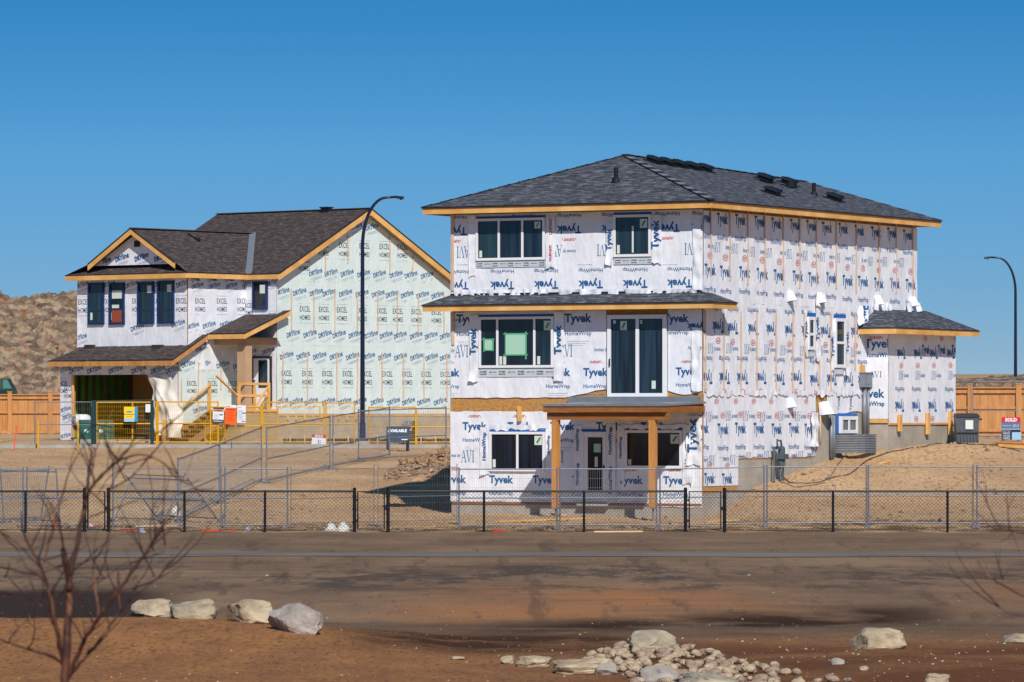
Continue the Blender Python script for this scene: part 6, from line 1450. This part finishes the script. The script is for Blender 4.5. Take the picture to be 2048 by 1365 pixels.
# ------------------------------------------------------------ bare trees
def tree(name, label, stems, D0, seed, base, twigs=True, dens=.27, rk=.76):
    rn = random.Random(seed); q = MB(); tw = MB(); o0 = W(base[0], base[1], D0); t = thing(name, label, 'tree', o0)
    k = D0/FP
    def P(px, py, dd): v = W(px, py, D0); return Vector((v.x, D0+dd, v.z))-o0
    for st in stems:
        pts, r0, r1, dep = st; r0 *= rk; r1 *= rk; n = len(pts); Q = []; ph = rn.uniform(0, 6)
        for i, (x, y) in enumerate(pts): Q.append(P(x, y, dep*i/(n-1)+.02*math.sin(i*1.7+ph)))
        # smooth
        S = []
        for i in range(n-1):
            a = Q[max(i-1, 0)]; b_ = Q[i]; c_ = Q[i+1]; d_ = Q[min(i+2, n-1)]
            for j in range(5):
                u = j/5; S.append(.5*((2*b_)+(c_-a)*u+(2*a-5*b_+4*c_-d_)*u*u+(3*b_-a-3*c_+d_)*u**3)+Vector((rn.gauss(0, .0022), 0, rn.gauss(0, .0022))))
        S.append(Q[-1]); m_ = len(S); rs = [(r0+(r1-r0)*(i/(m_-1)))*(1+.08*math.sin(i*2.1+ph)) for i in range(m_)]
        q.tube(S, rs, 8)
        if twigs:
            for j in range(3, m_, 2):
                if rn.random() < dens:
                    d = (S[j]-S[j-1]).normalized(); side = Vector((rn.choice((-1, 1))*rn.uniform(.4, 1), rn.uniform(-.7, .7), rn.uniform(.0, .7))); L_ = rn.uniform(.12, .42); v = (d*.6+side).normalized(); A = S[j].copy(); W_ = [A]
                    for s in range(6): v = (v+Vector((rn.gauss(0, .15), rn.gauss(0, .12), .06+rn.gauss(0, .12)))).normalized(); A = A+v*L_/6; W_.append(A)
                    tw.tube(W_, [.0035*(1-i/7)+.0010 for i in range(7)], 5)
                    if rn.random() < .7:
                        B = W_[3].copy(); v = (v+Vector((rn.uniform(-1, 1), rn.uniform(-.4, .4), .3))).normalized(); W2 = [B]
                        for s in range(4): v = (v+Vector((rn.gauss(0, .15), 0, .08))).normalized(); B = B+v*L_/7; W2.append(B)
                        tw.tube(W2, [.002, .0018, .0015, .0012, .0009], 4)
    q.build('trunk', m_bark, t, smooth=True); tw.build('twigs', m_twig, t, smooth=True)
m_bark = mat('reddish_bark', hexc('#6d4233'), hexc('#9a6748'), sc=5, rough=.7, bump=.4, bsc=40, c3=hexc('#3c2420'), stretch=(1, 1, .5)); m_twig = mat('twig_bark', hexc('#3a2026'), rough=.8)
K = .00253
stems = [([(134, 1600), (132, 1480), (131, 1350), (137, 1211), (137, 1157), (131, 1120), (126, 1097)], .034, .018, 0),
 ([(137, 1180), (147, 1116), (160, 1050), (168, 1015), (172, 990), (176, 950), (178, 900)], .018, .008, .1), ([(172, 996), (190, 968), (225, 933), (253, 917), (292, 908), (327, 922), (369, 954), (411, 989)], .011, .003, -.3), ([(190, 968), (184, 933), (190, 895), (205, 850), (220, 820)], .008, .002, .2),
 ([(178, 1034), (215, 1022), (246, 1010), (270, 1003)], .006, .003, .2), ([(215, 980), (240, 968), (267, 950), (292, 919), (322, 884), (340, 850)], .006, .002, .1), ([(225, 935), (250, 905), (290, 880), (330, 860)], .005, .002, -.2), ([(253, 917), (246, 935), (220, 955), (200, 990)], .005, .003, -.1),
 ([(126, 1330), (116, 1259), (99, 1174), (80, 1122), (64, 1090), (55, 1062), (50, 1020)], .017, .004, -.2), ([(89, 1125), (93, 1090), (99, 1064), (108, 1045), (112, 1000)], .008, .002, .2), ([(96, 1170), (75, 1150), (55, 1140), (44, 1125), (30, 1095)], .008, .002, .1), ([(90, 1120), (110, 1135), (127, 1148)], .006, .004, 0),
 ([(133, 1358), (160, 1302), (184, 1259), (236, 1187), (287, 1119), (318, 1075), (345, 1038)], .017, .007, -.3), ([(292, 1114), (300, 1085), (320, 1050), (334, 1020)], .008, .003, .2), ([(137, 1356), (165, 1322), (191, 1290), (218, 1250), (235, 1222), (232, 1190), (229, 1146)], .013, .005, .2), ([(197, 1236), (193, 1200), (186, 1157), (184, 1125), (190, 1095)], .009, .003, .1),
 ([(126, 1327), (104, 1312), (82, 1303), (40, 1290), (-10, 1272), (-60, 1262)], .010, .005, -.2), ([(236, 1187), (262, 1180), (300, 1160), (330, 1140)], .004, .0015, .1), ([(116, 1259), (100, 1225), (70, 1205), (40, 1195), (0, 1190)], .004, .0015, .1), ([(80, 1122), (60, 1110), (20, 1085), (-10, 1060)], .004, .0015, .2), ([(137, 1211), (165, 1185), (200, 1165), (240, 1140), (290, 1110), (350, 1085), (420, 1060)], .004, .001, .2), ([(147, 1116), (110, 1135), (60, 1155), (0, 1158)], .004, .001, .2)]
tree('bare_tree', 'bare young tree with reddish branches in the left foreground', stems, 24.0, 4, (133, 1560))
stems2 = [([(2240, 1640), (2235, 1400), (2225, 1250), (2200, 1150)], .03, .014, 0), ([(2200, 1230), (2110, 1215), (2048, 1193), (2010, 1172), (1985, 1155), (1970, 1140), (1962, 1125)], .012, .004, .2), ([(1985, 1157), (1950, 1152), (1915, 1145), (1895, 1135), (1885, 1125)], .004, .0015, .1), ([(1975, 1140), (1965, 1105), (1955, 1085)], .004, .0015, .1), ([(2048, 1155), (2030, 1160), (2005, 1162), (2012, 1145), (2022, 1135)], .004, .002, 0), ([(2200, 1150), (2100, 1080), (2048, 1068), (2025, 1062), (2010, 1060), (1990, 1058), (1970, 1035), (1952, 1020)], .008, .003, .2), ([(2025, 1064), (2015, 1078), (1995, 1084), (1965, 1088), (1945, 1095), (1915, 1096)], .004, .0015, .1), ([(2025, 1064), (2032, 1085), (2040, 1110)], .004, .002, 0), ([(2200, 1250), (2100, 1240), (2048, 1232), (2020, 1228), (2005, 1218), (1998, 1214)], .007, .002, .1), ([(2040, 1234), (2010, 1238), (1985, 1246), (1975, 1256)], .003, .0012, .1), ([(2048, 1140), (1990, 1140), (1950, 1138), (1920, 1148)], .003, .001, .1), ([(2100, 1080), (2060, 1030), (2040, 1010)], .004, .002, .1)]
tree('bare_tree', 'bare branches reaching in from a young tree beyond the right picture edge', stems2, 26.0, 8, (2240, 1560), dens=.10, rk=.6)
